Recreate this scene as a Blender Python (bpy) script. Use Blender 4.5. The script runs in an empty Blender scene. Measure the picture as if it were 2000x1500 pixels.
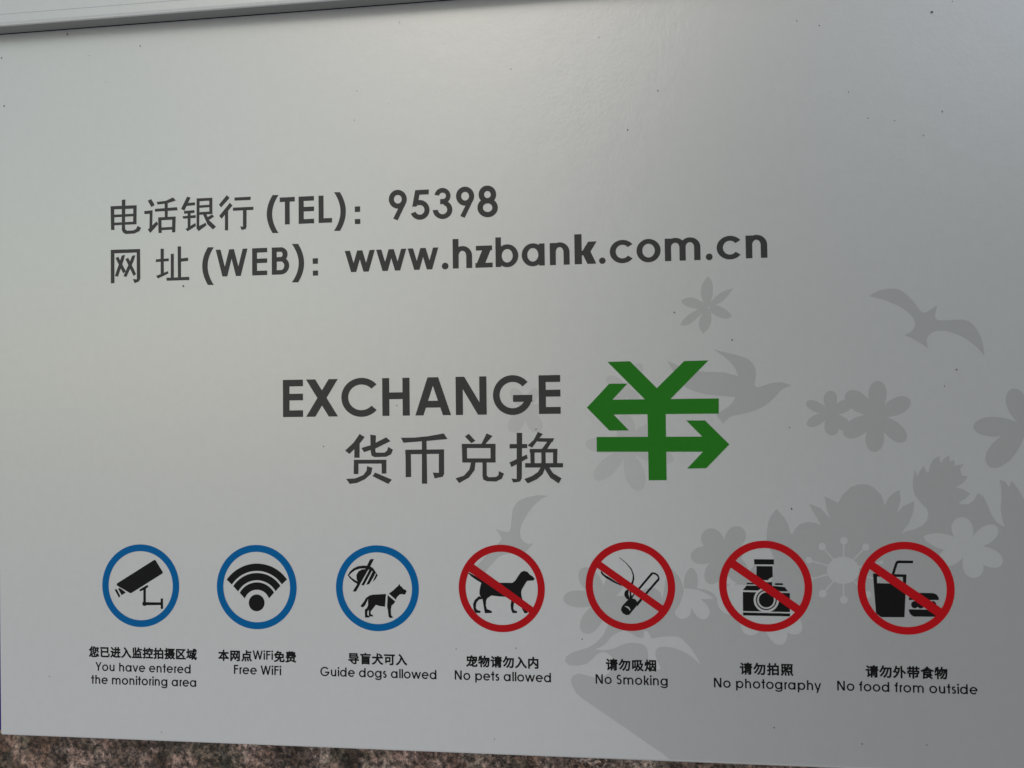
import bpy, bmesh, math
from mathutils import Matrix, Vector, noise
from mathutils.geometry import delaunay_2d_cdt

# ------------------------------------------------------------------ camera, light, exposure
# The sign's own frame, in millimetres: x to the right, y downwards, z into the wall.  World: X=x, Y=z, Z=-y, metres.
CAM_LOC=[40.458, 9.982, -317.705]
CAM_ROT=[[0.99296, 0.013247, 0.117709], [-0.016623, 0.999477, 0.027745], [-0.11728, -0.029507, 0.99266]]
FOCAL_PX=1500.08

scene = bpy.context.scene
col = scene.collection

def W(x, y, z=0.0):
    return Vector((x / 1000.0, z / 1000.0, -y / 1000.0))

cam_data = bpy.data.cameras.new('camera')
cam = bpy.data.objects.new('camera', cam_data)
col.objects.link(cam)
right, down, fwd = (W(*r) * 1000.0 for r in CAM_ROT)
m = Matrix((right, -down, -fwd)).transposed().to_4x4()
m.translation = W(*CAM_LOC)
cam.matrix_world = m
cam_data.sensor_width = 36.0
cam_data.lens = FOCAL_PX / 2000.0 * 36.0
cam_data.clip_start = 0.02
cam_data.clip_end = 50.0
cam_data.dof.use_dof = True
cam_data.dof.focus_distance = 0.335
cam_data.dof.aperture_fstop = 14.0
scene.camera = cam

SUN_EL, SUN_AZ = 38.0, -4.0          # degrees; azimuth counted from straight in front of the sign, negative = to the left
SKY_STRENGTH = 0.10
DARK_AZ = (-6.0, 7.0)
DARK_RGB = (0.25, 0.33, 0.38)  # colour of the darkening added on the right of the sky
SKY_TINT = (1.05, 1.045, 0.97)
GROUND_RGB = (8.6, 8.75, 9.6)
GAP, LEFT = 1.0, 1.25
world = bpy.data.worlds.new('World')
scene.world = world
world.use_nodes = True
wn, wl = world.node_tree.nodes, world.node_tree.links
wn.clear()
w_out = wn.new('ShaderNodeOutputWorld')
w_bg = wn.new('ShaderNodeBackground')
sky = wn.new('ShaderNodeTexSky')
sky.sky_type = 'NISHITA'
sky.sun_disc = False
sky.sun_elevation = math.radians(SUN_EL)
sky.sun_rotation = math.radians(180.0 - SUN_AZ)
sky.air_density = 1.0
sky.dust_density = 1.5
sky.ozone_density = 1.0
w_bg.inputs['Strength'].default_value = SKY_STRENGTH
# added masks shape the light: brighter left, darkened right with bright gap, pale ground
def wmath(op, a, b=None, c=None, clamp=False):
    k = wn.new('ShaderNodeMath'); k.operation = op; k.use_clamp = clamp
    for i, v in enumerate((a, b, c)):
        if v is None: continue
        if isinstance(v, (int, float)): k.inputs[i].default_value = v
        else: wl.new(v, k.inputs[i])
    return k.outputs[0]
def wstep(v, lo, hi):
    k = wn.new('ShaderNodeMapRange'); k.interpolation_type = 'SMOOTHSTEP'
    k.inputs['From Min'].default_value = lo; k.inputs['From Max'].default_value = hi
    wl.new(v, k.inputs[0]); return k.outputs[0]
w_tc = wn.new('ShaderNodeTexCoord')
w_sep = wn.new('ShaderNodeSeparateXYZ')
wl.new(w_tc.outputs['Generated'], w_sep.inputs[0])
w_az = wmath('MULTIPLY', wmath('ARCTAN2', w_sep.outputs[0], wmath('MULTIPLY', w_sep.outputs[1], -1.0)), 57.29578)
w_el = wmath('MULTIPLY', wmath('ARCSINE', w_sep.outputs[2]), 57.29578)
dark_side = wmath('MULTIPLY', wstep(w_az, *DARK_AZ), wstep(w_el, 75.0, 50.0))
gap = wmath('MULTIPLY', wmath('MULTIPLY', wstep(w_az, 19.0, 25.0), wstep(w_az, 60.0, 45.0)), wstep(w_el, 13.0, 24.0))
shade = wmath('MULTIPLY', dark_side, wmath('MULTIPLY_ADD', gap, -GAP, 1.0))
sky_mul = wn.new('ShaderNodeMix'); sky_mul.data_type = 'RGBA'
wl.new(shade, sky_mul.inputs[0]); left = wn.new('ShaderNodeVectorMath'); left.operation = 'SCALE'
wl.new(sky.outputs[0], left.inputs[0]); wl.new(wmath('ADD', wmath('MULTIPLY_ADD', wstep(w_az, -4.0, -32.0), LEFT, 1.0), wmath('MULTIPLY', gap, 2.9)), left.inputs['Scale'])
tint = wn.new('ShaderNodeVectorMath'); tint.operation = 'MULTIPLY'; tint.inputs[1].default_value = SKY_TINT
wl.new(left.outputs[0], tint.inputs[0])
warm = wn.new('ShaderNodeMix'); warm.data_type = 'RGBA'; warm.blend_type = 'MULTIPLY'; warm.inputs[7].default_value = (1.05, 1.02, 0.86, 1)
wl.new(wstep(w_az, -8.0, -38.0), warm.inputs[0]); wl.new(tint.outputs[0], warm.inputs[6]); wl.new(warm.outputs[2], sky_mul.inputs[6]); sky_mul.inputs[7].default_value = (*DARK_RGB, 1)
ground_mix = wn.new('ShaderNodeMix'); ground_mix.data_type = 'RGBA'
wl.new(wstep(w_el, 4.0, -5.0), ground_mix.inputs[0]); wl.new(sky_mul.outputs[2], ground_mix.inputs[6])
ground_side = wn.new('ShaderNodeMix'); ground_side.data_type = 'RGBA'
wl.new(wstep(w_az, -12.0, 24.0), ground_side.inputs[0])
ground_side.inputs[6].default_value = (*GROUND_RGB, 1); ground_side.inputs[7].default_value = (0.30, 0.42, 0.60, 1)
wl.new(ground_side.outputs[2], ground_mix.inputs[7])
wl.new(ground_mix.outputs[2], w_bg.inputs[0])
wl.new(w_bg.outputs[0], w_out.inputs[0])

sun_data = bpy.data.lights.new('sun', 'SUN')
sun_data.energy = 0.4
sun_data.angle = math.radians(28.0)
sun_data.color = (1.0, 0.96, 0.90)
sun = bpy.data.objects.new('sun', sun_data)
col.objects.link(sun)
el, az = math.radians(SUN_EL), math.radians(SUN_AZ)
sun_dir = Vector((math.sin(az) * math.cos(el), -math.cos(az) * math.cos(el), math.sin(el)))
sun.rotation_euler = sun_dir.to_track_quat('Z', 'Y').to_euler()
sun.location = sun_dir * 3.0

vs = scene.view_settings
vs.view_transform = 'Standard'
vs.look = 'None'
vs.exposure = -0.47
vs.gamma = 1.0
vs.use_curve_mapping = False

# ------------------------------------------------------------------ materials
def new_mat(name):
    mt = bpy.data.materials.new(name)
    mt.use_nodes = True
    return mt, mt.node_tree.nodes, mt.node_tree.links, mt.node_tree.nodes['Principled BSDF']

def orange_peel(n, l, bsdf, strength=0.16):
    tc = n.new('ShaderNodeTexCoord')
    a = n.new('ShaderNodeTexNoise'); a.inputs['Scale'].default_value = 620.0; a.inputs['Detail'].default_value = 2.0
    b = n.new('ShaderNodeTexNoise'); b.inputs['Scale'].default_value = 95.0; b.inputs['Detail'].default_value = 1.0
    mx = n.new('ShaderNodeMath'); mx.operation = 'MULTIPLY_ADD'; mx.inputs[1].default_value = 1.6
    bp = n.new('ShaderNodeBump'); bp.inputs['Strength'].default_value = strength; bp.inputs['Distance'].default_value = 0.0004
    l.new(tc.outputs['Object'], a.inputs['Vector']); l.new(tc.outputs['Object'], b.inputs['Vector'])
    l.new(b.outputs[0], mx.inputs[0]); l.new(a.outputs[0], mx.inputs[2])
    l.new(mx.outputs[0], bp.inputs['Height']); l.new(bp.outputs[0], bsdf.inputs['Normal'])
    return tc

def paint(name, rgb, metallic=0.0, rough=0.45, spec=0.5, peel=0.105, mottle=0.03):
    mt, n, l, b = new_mat(name)
    tc = orange_peel(n, l, b, peel)
    nz = n.new('ShaderNodeTexNoise'); nz.inputs['Scale'].default_value = 260.0; nz.inputs['Detail'].default_value = 4.0
    mr = n.new('ShaderNodeMapRange'); mr.inputs['To Min'].default_value = 1.0 - mottle; mr.inputs['To Max'].default_value = 1.0 + mottle
    mu = n.new('ShaderNodeVectorMath'); mu.operation = 'SCALE'; mu.inputs[0].default_value = rgb
    l.new(tc.outputs['Object'], nz.inputs['Vector']); l.new(nz.outputs[0], mr.inputs[0]); l.new(mr.outputs[0], mu.inputs['Scale'])
    l.new(mu.outputs[0], b.inputs['Base Color'])
    b.inputs['Metallic'].default_value = metallic
    b.inputs['Roughness'].default_value = rough
    b.inputs['Specular IOR Level'].default_value = spec
    return mt

PM, PR = 0.30, 0.34
SILVER = (0.60, 0.605, 0.59)
def dim(c, k): return tuple(v * k for v in c)
M = {}
M['silver'] = paint('silver_powder_coat', SILVER, PM, PR)
M['grey_print'] = paint('grey_print', dim(SILVER, 0.80), PM, PR)
M['pale_print'] = paint('pale_grey_print', dim(SILVER, 0.89), PM, PR)
M['ink'] = paint('black_ink', (0.0075, 0.0072, 0.0075), 0.0, 0.55, 0.12)
M['grey_ink'] = paint('charcoal_ink', (0.022, 0.021, 0.021), 0.0, 0.5, 0.5)
M['green'] = paint('green_ink', (0.018, 0.178, 0.010), 0.0, 0.55, 0.15)
M['blue'] = paint('blue_ink', (0.0, 0.128, 0.36), 0.0, 0.55, 0.08)
M['red'] = paint('red_ink', (0.47, 0.006, 0.010), 0.0, 0.55, 0.10)
M['navy'] = paint('navy_paint', (0.006, 0.008, 0.17), 0.0, 0.5, 0.2)
M['joint_shade'] = paint('joint_shade_dark', (0.012, 0.012, 0.010), 0.0, 0.8, 0.2)  # near-black standing for the shade along the lip joint
M['edge'] = paint('lip_shade_grey', (0.29, 0.295, 0.27), 0.1, 0.5)  # shade under the lip put into the colour
M['dirt'] = paint('dirt', (0.11, 0.105, 0.09), 0.0, 0.9, 0.2)

def granite():
    mt, n, l, b = new_mat('rough_granite')
    tc = n.new('ShaderNodeTexCoord')
    def ramp(src, stops):
        r = n.new('ShaderNodeValToRGB')
        while len(r.color_ramp.elements) < len(stops): r.color_ramp.elements.new(0.5)
        for e, (p_, c) in zip(r.color_ramp.elements, stops): e.position = p_; e.color = (*c, 1)
        l.new(src, r.inputs[0]); return r.outputs[0]
    def nz(scale, detail, rough=0.6, dist=0.0):
        k = n.new('ShaderNodeTexNoise'); k.inputs['Scale'].default_value = scale; k.inputs['Detail'].default_value = detail
        k.inputs['Roughness'].default_value = rough; k.inputs['Distortion'].default_value = dist
        l.new(tc.outputs['Object'], k.inputs['Vector']); return k.outputs[0]
    vo = n.new('ShaderNodeTexVoronoi'); vo.inputs['Scale'].default_value = 95.0
    wob = n.new('ShaderNodeTexNoise'); wob.inputs['Scale'].default_value = 260.0; wob.inputs['Detail'].default_value = 3.0
    wsc = n.new('ShaderNodeVectorMath'); wsc.operation = 'MULTIPLY_ADD'; wsc.inputs[1].default_value = (0.012, 0.012, 0.012)
    l.new(tc.outputs['Object'], wob.inputs['Vector']); l.new(wob.outputs['Color'], wsc.inputs[0]); l.new(tc.outputs['Object'], wsc.inputs[2]); l.new(wsc.outputs[0], vo.inputs['Vector'])
    sep = n.new('ShaderNodeSeparateColor'); l.new(vo.outputs['Color'], sep.inputs[0])
    base = ramp(sep.outputs[0], [(0.0, (0.015, 0.015, 0.012)), (0.28, (0.13, 0.075, 0.05)), (0.5, (0.34, 0.235, 0.195)), (0.72, (0.035, 0.042, 0.026)), (0.86, (0.24, 0.20, 0.15)), (1.0, (0.50, 0.42, 0.36))])
    big = ramp(nz(48.0, 6.0, 0.68, 0.8), [(0.34, (0.02, 0.021, 0.015)), (0.45, (0.14, 0.085, 0.055)), (0.54, (0.33, 0.235, 0.195)), (0.66, (0.50, 0.41, 0.35))])
    fine = ramp(nz(430.0, 5.0, 0.75), [(0.36, (0.06, 0.07, 0.055)), (0.49, (0.8, 0.8, 0.8)), (0.62, (2.5, 2.4, 2.35))])
    m1 = n.new('ShaderNodeMix'); m1.data_type = 'RGBA'; m1.inputs[0].default_value = 0.42
    l.new(base, m1.inputs[6]); l.new(big, m1.inputs[7])
    m2 = n.new('ShaderNodeMix'); m2.data_type = 'RGBA'; m2.blend_type = 'MULTIPLY'; m2.inputs[0].default_value = 1.0
    l.new(m1.outputs[2], m2.inputs[6]); l.new(fine, m2.inputs[7])
    l.new(m2.outputs[2], b.inputs['Base Color'])
    b.inputs['Roughness'].default_value = 0.75
    bp = n.new('ShaderNodeBump'); bp.inputs['Strength'].default_value = 0.7; bp.inputs['Distance'].default_value = 0.0012
    l.new(nz(520.0, 5.0, 0.7), bp.inputs['Height']); l.new(bp.outputs[0], b.inputs['Normal'])
    return mt
M['granite'] = granite()

# ------------------------------------------------------------------ outline data, all in millimetres on the sign's face
RINGS=[[-162.31,86.28],[-108.98,86.11],[-55.57,85.84],[-2.59,85.14],[50.13,83.55],[103.4,82.73],[156.5,82.75]]
SPECKS=[[-23062,-15289,44],[-22919,-13050,40],[-16270,-15366,34],[-18715,-15090,24],[-19794,-16151,48],[-19348,-17579,30],[-17917,-13845,24],[-14234,-4499,50],[-6282,-12704,24],[-4858,-12059,20],[-6405,-11438,26],[-4375,-15570,20],[426,-13227,32],[4134,-14322,28],[6504,-11931,30],[5246,-10361,40],[12076,-14434,32],[12946,-14182,34],[14002,-11403,32],[14717,-10306,30],[17245,-14406,60],[15722,-10145,30],[16783,-9491,32],[18021,-14780,28],[6992,-2758,40],[9264,-1575,36],[17758,-215,40],[17287,417,32],[11421,5210,44],[10556,13828,40],[13874,14342,40],[16260,14291,32],[-20534,12685,30],[-7867,2594,32],[1272,1939,32],[-4637,884,28],[3038,10521,32],[-626,14682,30],[-15238,14938,28],[11417,1976,32],[317,10958,32],[-2194,11038,28],[17516,-10409,40],[13585,12136,24]]
LETTERS={"tel":[["T",-97.78,-90.97],["E",-89.25,-82.32],["L",-80.27,-74.27]],"web":[["W",-127.24,-112.58],["E",-110.47,-103.6],["B",-101.51,-93.62]],"url":[["w",-68.71,-55.41],["w",-54.82,-41.61],["w",-41.02,-27.72],[".",-26.31,-23.44],["h",-21.59,-13.27],["z",-11.93,-4.58],["b",-3.32,6.29],["a",7.72,17.34],["n",19.46,27.71],["k",29.74,38.96],[".",39.82,42.49],["c",44.23,53.54],["o",55.14,64.89],["m",66.58,80.83],[".",82.9,85.64],["c",87.27,96.72],["n",98.72,107.19]],"exc":[["E",-96.73,-87.72],["X",-86.35,-72.16],["C",-70.67,-55.11],["H",-52.67,-40.75],["A",-38.38,-23.01],["N",-20.97,-7.83],["G",-5.17,11.42],["E",14.04,23.04]]}
CAPTIONS=[["You have entered",-183.5,-139.06,123.75],["the monitoring area",-185.52,-136.53,129.45],["Free WiFi",-119.3,-97.98,123.4],["Guide dogs allowed",-80.72,-30.44,123.2],["No pets allowed",-22.69,17.41,123.1],["No Smoking",35.56,64.46,123.08],["No photography",82.6,123.89,123.2],["No food from outside",129.88,181.71,123.0],["WiFi",-110.81,-101.63,117.0]]
HANZI_ROWS=[["您已进入监控拍摄区域",-186.43,-136.37,117.4],["本网点",-126.26,-111.36,117.45],["免费",-101.11,-91.56,117.4],["导盲犬可入",-68.19,-43.08,117.35],["宠物请勿入内",-17.64,12.17,117.2],["请勿吸烟",39.98,59.84,117.1],["请勿拍照",92.99,113.21,117.3],["请勿外带食物",140.86,170.81,117.1]]
TRACES={
'h1':[[1,0,[-17681,-8197,-17509,-8198,-17492,-7129,-17654,-7126]],[1,0,[-17681,-8201,-16447,-8193,-16447,-8041,-17681,-8054]],[1,0,[-16594,-8186,-16433,-8192,-16441,-7339,-16602,-7336]],[1,0,[-17582,-7814,-16554,-7816,-16554,-7701,-17582,-7690]],[1,0,[-17581,-7455,-16505,-7460,-16505,-7337,-17581,-7335]],[1,0,[-17142,-8463,-16970,-8474,-16988,-7223,-16968,-7130,-16895,-7068,-16602,-7070,-16466,-7124,-16383,-7267,-16222,-7169,-16300,-7025,-16543,-6925,-16953,-6919,-17090,-6998,-17139,-7114]],[1,0,[-15907,-8371,-15742,-8437,-15577,-8164,-15732,-8074]],[1,0,[-16077,-7910,-15679,-7934,-15679,-7788,-16058,-7772]],[1,0,[-15815,-7862,-15679,-7875,-15693,-7170,-15824,-7139]],[1,0,[-15906,-7078,-15485,-7427,-15407,-7305,-15785,-6922]],[1,0,[-15485,-8297,-15050,-8328,-14712,-8463,-14578,-8320,-14953,-8218,-15437,-8171]],[1,0,[-15113,-8312,-14963,-8315,-14963,-7529,-15098,-7534]],[1,0,[-15572,-7989,-14530,-8021,-14496,-7883,-15558,-7860]],[1,0,[-15412,-7593,-15267,-7587,-15243,-6901,-15398,-6902]],[1,0,[-15412,-7602,-14592,-7609,-14592,-7472,-15412,-7465]],[1,0,[-14751,-7597,-14587,-7609,-14607,-6907,-14761,-6904]],[1,0,[-15291,-7145,-14713,-7153,-14713,-7030,-15291,-7021]],[1,0,[-14049,-8470,-13886,-8417,-14184,-7847,-14337,-7935]],[1,0,[-14001,-8185,-13680,-8198,-13680,-8070,-14078,-8052]],[1,0,[-14193,-7838,-13705,-7853,-13705,-7730,-14193,-7710]],[1,0,[-14270,-7604,-13648,-7632,-13648,-7505,-14232,-7493]],[1,0,[-14030,-7762,-13887,-7770,-13897,-7074,-14026,-7057]],[1,0,[-14127,-7029,-13887,-7165,-13667,-7278,-13634,-7150,-14026,-6925]],[1,0,[-13608,-8359,-13465,-8366,-13491,-7035,-13610,-6994]],[1,0,[-13608,-8368,-12879,-8366,-12879,-8239,-13609,-8236]],[1,0,[-13513,-8054,-12894,-8063,-12894,-7954,-13513,-7940]],[1,0,[-13021,-8355,-12874,-8357,-12875,-7654,-13013,-7660]],[1,0,[-13514,-7754,-12870,-7762,-12870,-7644,-13514,-7631]],[1,0,[-13610,-7085,-13190,-7272,-13143,-7157,-13524,-6905]],[1,0,[-13313,-7654,-13165,-7680,-13028,-7379,-12705,-7076,-12848,-6959,-13109,-7201]],[1,0,[-13109,-7509,-12880,-7631,-12799,-7519,-13028,-7388]],[1,0,[-12205,-8449,-12072,-8325,-12466,-7917,-12570,-8039]],[1,0,[-12063,-8107,-11941,-7980,-12444,-7418,-12562,-7541]],[1,0,[-12292,-7687,-12145,-7808,-12147,-6895,-12293,-6891]],[1,0,[-11850,-8329,-11106,-8331,-11106,-8187,-11850,-8188]],[1,0,[-11922,-7884,-10980,-7883,-10981,-7744,-11923,-7744]],[1,0,[-11460,-7774,-11296,-7775,-11298,-7013,-11345,-6912,-11524,-6878,-11594,-7048,-11463,-7025]],[1,0,[-6410,-7691,-6174,-7690,-6176,-7450,-6412,-7452]],[1,0,[-6414,-7146,-6169,-7145,-6171,-6928,-6411,-6929]],[1,0,[-10104,-8357,-10185,-8222,-10253,-8087,-10305,-7950,-10342,-7813,-10365,-7676,-10373,-7537,-10366,-7398,-10345,-7257,-10308,-7117,-10257,-6975,-10191,-6834,-10111,-6691,-9841,-6681,-9928,-6823,-10000,-6965,-10055,-7106,-10095,-7247,-10118,-7387,-10126,-7527,-10117,-7665,-10092,-7802,-10052,-7939,-9995,-8075,-9922,-8210,-9833,-8345]],[1,0,[-7066,-8343,-6986,-8200,-6921,-8057,-6870,-7916,-6835,-7775,-6814,-7635,-6807,-7495,-6816,-7355,-6839,-7216,-6876,-7077,-6929,-6938,-6996,-6801,-7077,-6663,-7342,-6674,-7253,-6811,-7180,-6949,-7124,-7087,-7083,-7226,-7058,-7366,-7049,-7506,-7056,-7645,-7079,-7786,-7118,-7927,-7173,-8069,-7244,-8211,-7331,-8355]],[1,0,[-4119,-7902,-4123,-7848,-4134,-7794,-4153,-7743,-4178,-7695,-4209,-7651,-4246,-7612,-4288,-7579,-4335,-7553,-4384,-7533,-4436,-7520,-4489,-7515,-4543,-7517,-4596,-7527,-4648,-7544,-4697,-7569,-4743,-7599,-4785,-7636,-4821,-7678,-4852,-7725,-4876,-7775,-4894,-7828,-4904,-7883,-4908,-7938,-4683,-7928,-4682,-7903,-4677,-7878,-4670,-7854,-4659,-7831,-4646,-7809,-4630,-7790,-4612,-7774,-4592,-7760,-4571,-7749,-4549,-7741,-4526,-7736,-4503,-7735,-4480,-7738,-4457,-7743,-4436,-7753,-4416,-7765,-4398,-7780,-4382,-7798,-4368,-7818,-4357,-7840,-4349,-7863,-4344,-7887,-4342,-7913]],[1,0,[-4908,-7938,-4903,-7993,-4892,-8047,-4873,-8098,-4848,-8146,-4817,-8190,-4779,-8229,-4737,-8262,-4691,-8289,-4641,-8308,-4589,-8321,-4536,-8326,-4482,-8324,-4429,-8314,-4377,-8296,-4328,-8272,-4282,-8241,-4241,-8204,-4205,-8162,-4174,-8115,-4150,-8065,-4132,-8012,-4122,-7958,-4119,-7902,-4342,-7913,-4344,-7938,-4348,-7963,-4356,-7987,-4366,-8010,-4379,-8031,-4395,-8050,-4413,-8067,-4433,-8081,-4454,-8092,-4476,-8100,-4499,-8104,-4523,-8105,-4546,-8103,-4568,-8097,-4589,-8088,-4609,-8076,-4628,-8061,-4644,-8043,-4657,-8023,-4668,-8001,-4676,-7978,-4681,-7953,-4683,-7928]],[1,0,[-4152,-7746,-4530,-7009,-4722,-7097,-4480,-7558,-4336,-7622]],[1,0,[-1208,-7902,-1212,-7847,-1223,-7793,-1242,-7742,-1267,-7694,-1298,-7650,-1335,-7611,-1377,-7578,-1422,-7552,-1471,-7532,-1523,-7519,-1576,-7514,-1629,-7516,-1682,-7526,-1733,-7543,-1782,-7568,-1827,-7598,-1868,-7635,-1904,-7677,-1934,-7724,-1958,-7774,-1976,-7827,-1986,-7882,-1989,-7937,-1765,-7927,-1763,-7902,-1759,-7877,-1752,-7853,-1741,-7831,-1728,-7810,-1713,-7791,-1696,-7774,-1676,-7760,-1656,-7749,-1634,-7742,-1611,-7737,-1588,-7736,-1566,-7739,-1544,-7744,-1523,-7753,-1503,-7766,-1486,-7781,-1470,-7798,-1456,-7818,-1446,-7840,-1438,-7863,-1433,-7887,-1431,-7912]],[1,0,[-1989,-7937,-1985,-7992,-1973,-8046,-1955,-8098,-1929,-8146,-1898,-8190,-1861,-8228,-1819,-8261,-1773,-8288,-1724,-8308,-1673,-8320,-1620,-8325,-1566,-8323,-1514,-8313,-1463,-8295,-1414,-8271,-1369,-8240,-1328,-8203,-1292,-8161,-1262,-8115,-1238,-8064,-1221,-8012,-1211,-7957,-1208,-7902,-1431,-7912,-1432,-7937,-1437,-7961,-1444,-7985,-1454,-8008,-1467,-8029,-1482,-8048,-1500,-8065,-1519,-8078,-1540,-8089,-1562,-8097,-1584,-8102,-1607,-8103,-1630,-8100,-1652,-8095,-1673,-8086,-1692,-8073,-1710,-8059,-1726,-8041,-1739,-8021,-1750,-7999,-1758,-7976,-1763,-7952,-1765,-7927]],[1,0,[-1240,-7755,-1626,-6997,-1814,-7083,-1567,-7561,-1426,-7624]],[1,0,[-3749,-8277,-3161,-8280,-3164,-8070,-3568,-8071,-3606,-7840,-3778,-7597,-3890,-7558]],[1,0,[-3732,-7814,-3649,-7839,-3562,-7846,-3475,-7835,-3391,-7807,-3315,-7761,-3249,-7701,-3196,-7630,-3159,-7549,-3139,-7463,-3136,-7375,-3152,-7289,-3184,-7208,-3233,-7137,-3296,-7078,-3369,-7033,-3451,-7005,-3537,-6995,-3625,-7003,-3709,-7028,-3787,-7071,-3855,-7128,-3911,-7198,-3951,-7278,-3743,-7351,-3724,-7313,-3698,-7279,-3666,-7251,-3629,-7230,-3589,-7218,-3548,-7214,-3507,-7219,-3468,-7233,-3433,-7255,-3403,-7283,-3380,-7318,-3365,-7357,-3357,-7399,-3359,-7441,-3368,-7483,-3386,-7522,-3411,-7557,-3442,-7586,-3479,-7608,-3518,-7622,-3559,-7627,-3600,-7623,-3640,-7611]],[1,0,[-3867,-7632,-3664,-7864,-3667,-7592,-3778,-7562]],[1,0,[-2910,-8022,-2896,-8090,-2869,-8152,-2829,-8208,-2779,-8254,-2719,-8288,-2654,-8310,-2585,-8318,-2516,-8313,-2448,-8293,-2385,-8261,-2330,-8217,-2285,-8163,-2251,-8102,-2229,-8035,-2222,-7966,-2229,-7898,-2249,-7833,-2283,-7773,-2328,-7722,-2383,-7682,-2445,-7653,-2512,-7638,-2582,-7636,-2573,-7841,-2543,-7842,-2515,-7848,-2489,-7859,-2465,-7875,-2446,-7896,-2432,-7919,-2423,-7945,-2421,-7972,-2424,-8000,-2433,-8026,-2447,-8050,-2466,-8072,-2490,-8089,-2516,-8102,-2545,-8110,-2574,-8113,-2604,-8109,-2631,-8101,-2656,-8087,-2677,-8069,-2694,-8047,-2706,-8022,-2712,-7995]],[1,0,[-2495,-7784,-2416,-7759,-2342,-7720,-2278,-7669,-2224,-7608,-2184,-7538,-2159,-7463,-2149,-7385,-2156,-7307,-2178,-7233,-2215,-7164,-2265,-7104,-2328,-7055,-2399,-7018,-2477,-6996,-2559,-6988,-2642,-6996,-2722,-7019,-2796,-7056,-2862,-7106,-2916,-7166,-2958,-7235,-2985,-7310,-2997,-7388,-2771,-7389,-2766,-7351,-2753,-7314,-2734,-7281,-2708,-7251,-2677,-7227,-2643,-7209,-2605,-7198,-2567,-7194,-2528,-7198,-2491,-7209,-2458,-7227,-2429,-7251,-2405,-7280,-2387,-7314,-2377,-7350,-2374,-7388,-2379,-7426,-2391,-7463,-2409,-7497,-2434,-7527,-2465,-7552,-2499,-7571,-2536,-7583]],[1,0,[-2674,-7837,-2466,-7854,-2468,-7635,-2676,-7618]],[1,0,[-269,-7928,-273,-7876,-284,-7826,-302,-7778,-326,-7732,-356,-7691,-392,-7655,-432,-7624,-476,-7598,-523,-7580,-572,-7568,-623,-7563,-674,-7565,-724,-7575,-774,-7591,-820,-7614,-864,-7643,-903,-7678,-938,-7717,-967,-7761,-990,-7809,-1006,-7859,-1016,-7910,-1019,-7963,-783,-7952,-782,-7932,-778,-7912,-772,-7892,-764,-7874,-753,-7857,-740,-7842,-726,-7828,-709,-7817,-692,-7808,-674,-7802,-655,-7799,-636,-7798,-617,-7800,-599,-7804,-581,-7811,-565,-7821,-550,-7833,-537,-7847,-525,-7863,-516,-7881,-510,-7899,-506,-7919,-504,-7939]],[1,0,[-1019,-7963,-1015,-8015,-1004,-8065,-986,-8114,-962,-8159,-932,-8200,-896,-8237,-856,-8268,-812,-8293,-765,-8312,-715,-8324,-664,-8328,-613,-8326,-563,-8316,-514,-8300,-467,-8277,-424,-8248,-384,-8213,-350,-8173,-321,-8129,-298,-8082,-282,-8032,-272,-7980,-269,-7928,-504,-7939,-505,-7959,-509,-7979,-515,-7998,-524,-8017,-534,-8034,-547,-8049,-562,-8062,-578,-8074,-595,-8082,-613,-8089,-632,-8092,-651,-8093,-670,-8091,-689,-8087,-706,-8080,-723,-8070,-737,-8058,-751,-8044,-762,-8028,-771,-8010,-777,-7991,-782,-7972,-783,-7952]],[1,0,[-207,-7370,-212,-7315,-224,-7261,-245,-7209,-273,-7161,-308,-7117,-349,-7078,-395,-7045,-446,-7019,-501,-6999,-558,-6986,-617,-6981,-677,-6984,-735,-6994,-792,-7011,-847,-7036,-897,-7067,-943,-7104,-983,-7146,-1017,-7193,-1044,-7244,-1063,-7297,-1075,-7353,-1078,-7408,-842,-7398,-841,-7373,-835,-7348,-827,-7325,-814,-7302,-799,-7281,-780,-7262,-759,-7245,-736,-7231,-711,-7220,-685,-7213,-658,-7208,-630,-7207,-603,-7209,-577,-7215,-552,-7223,-528,-7235,-507,-7250,-488,-7267,-472,-7287,-459,-7309,-450,-7332,-444,-7356,-442,-7380]],[1,0,[-1078,-7408,-1073,-7464,-1060,-7518,-1040,-7570,-1012,-7618,-977,-7662,-936,-7701,-889,-7734,-838,-7761,-783,-7780,-725,-7793,-666,-7798,-607,-7795,-548,-7785,-491,-7767,-437,-7743,-387,-7711,-341,-7674,-301,-7632,-267,-7585,-241,-7534,-222,-7481,-210,-7426,-207,-7370,-442,-7380,-443,-7405,-448,-7430,-457,-7454,-470,-7476,-485,-7497,-503,-7516,-524,-7533,-548,-7547,-573,-7558,-599,-7566,-626,-7570,-653,-7572,-680,-7570,-707,-7564,-732,-7555,-756,-7543,-777,-7529,-796,-7511,-812,-7492,-825,-7470,-834,-7447,-840,-7423,-842,-7398]]],
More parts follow.
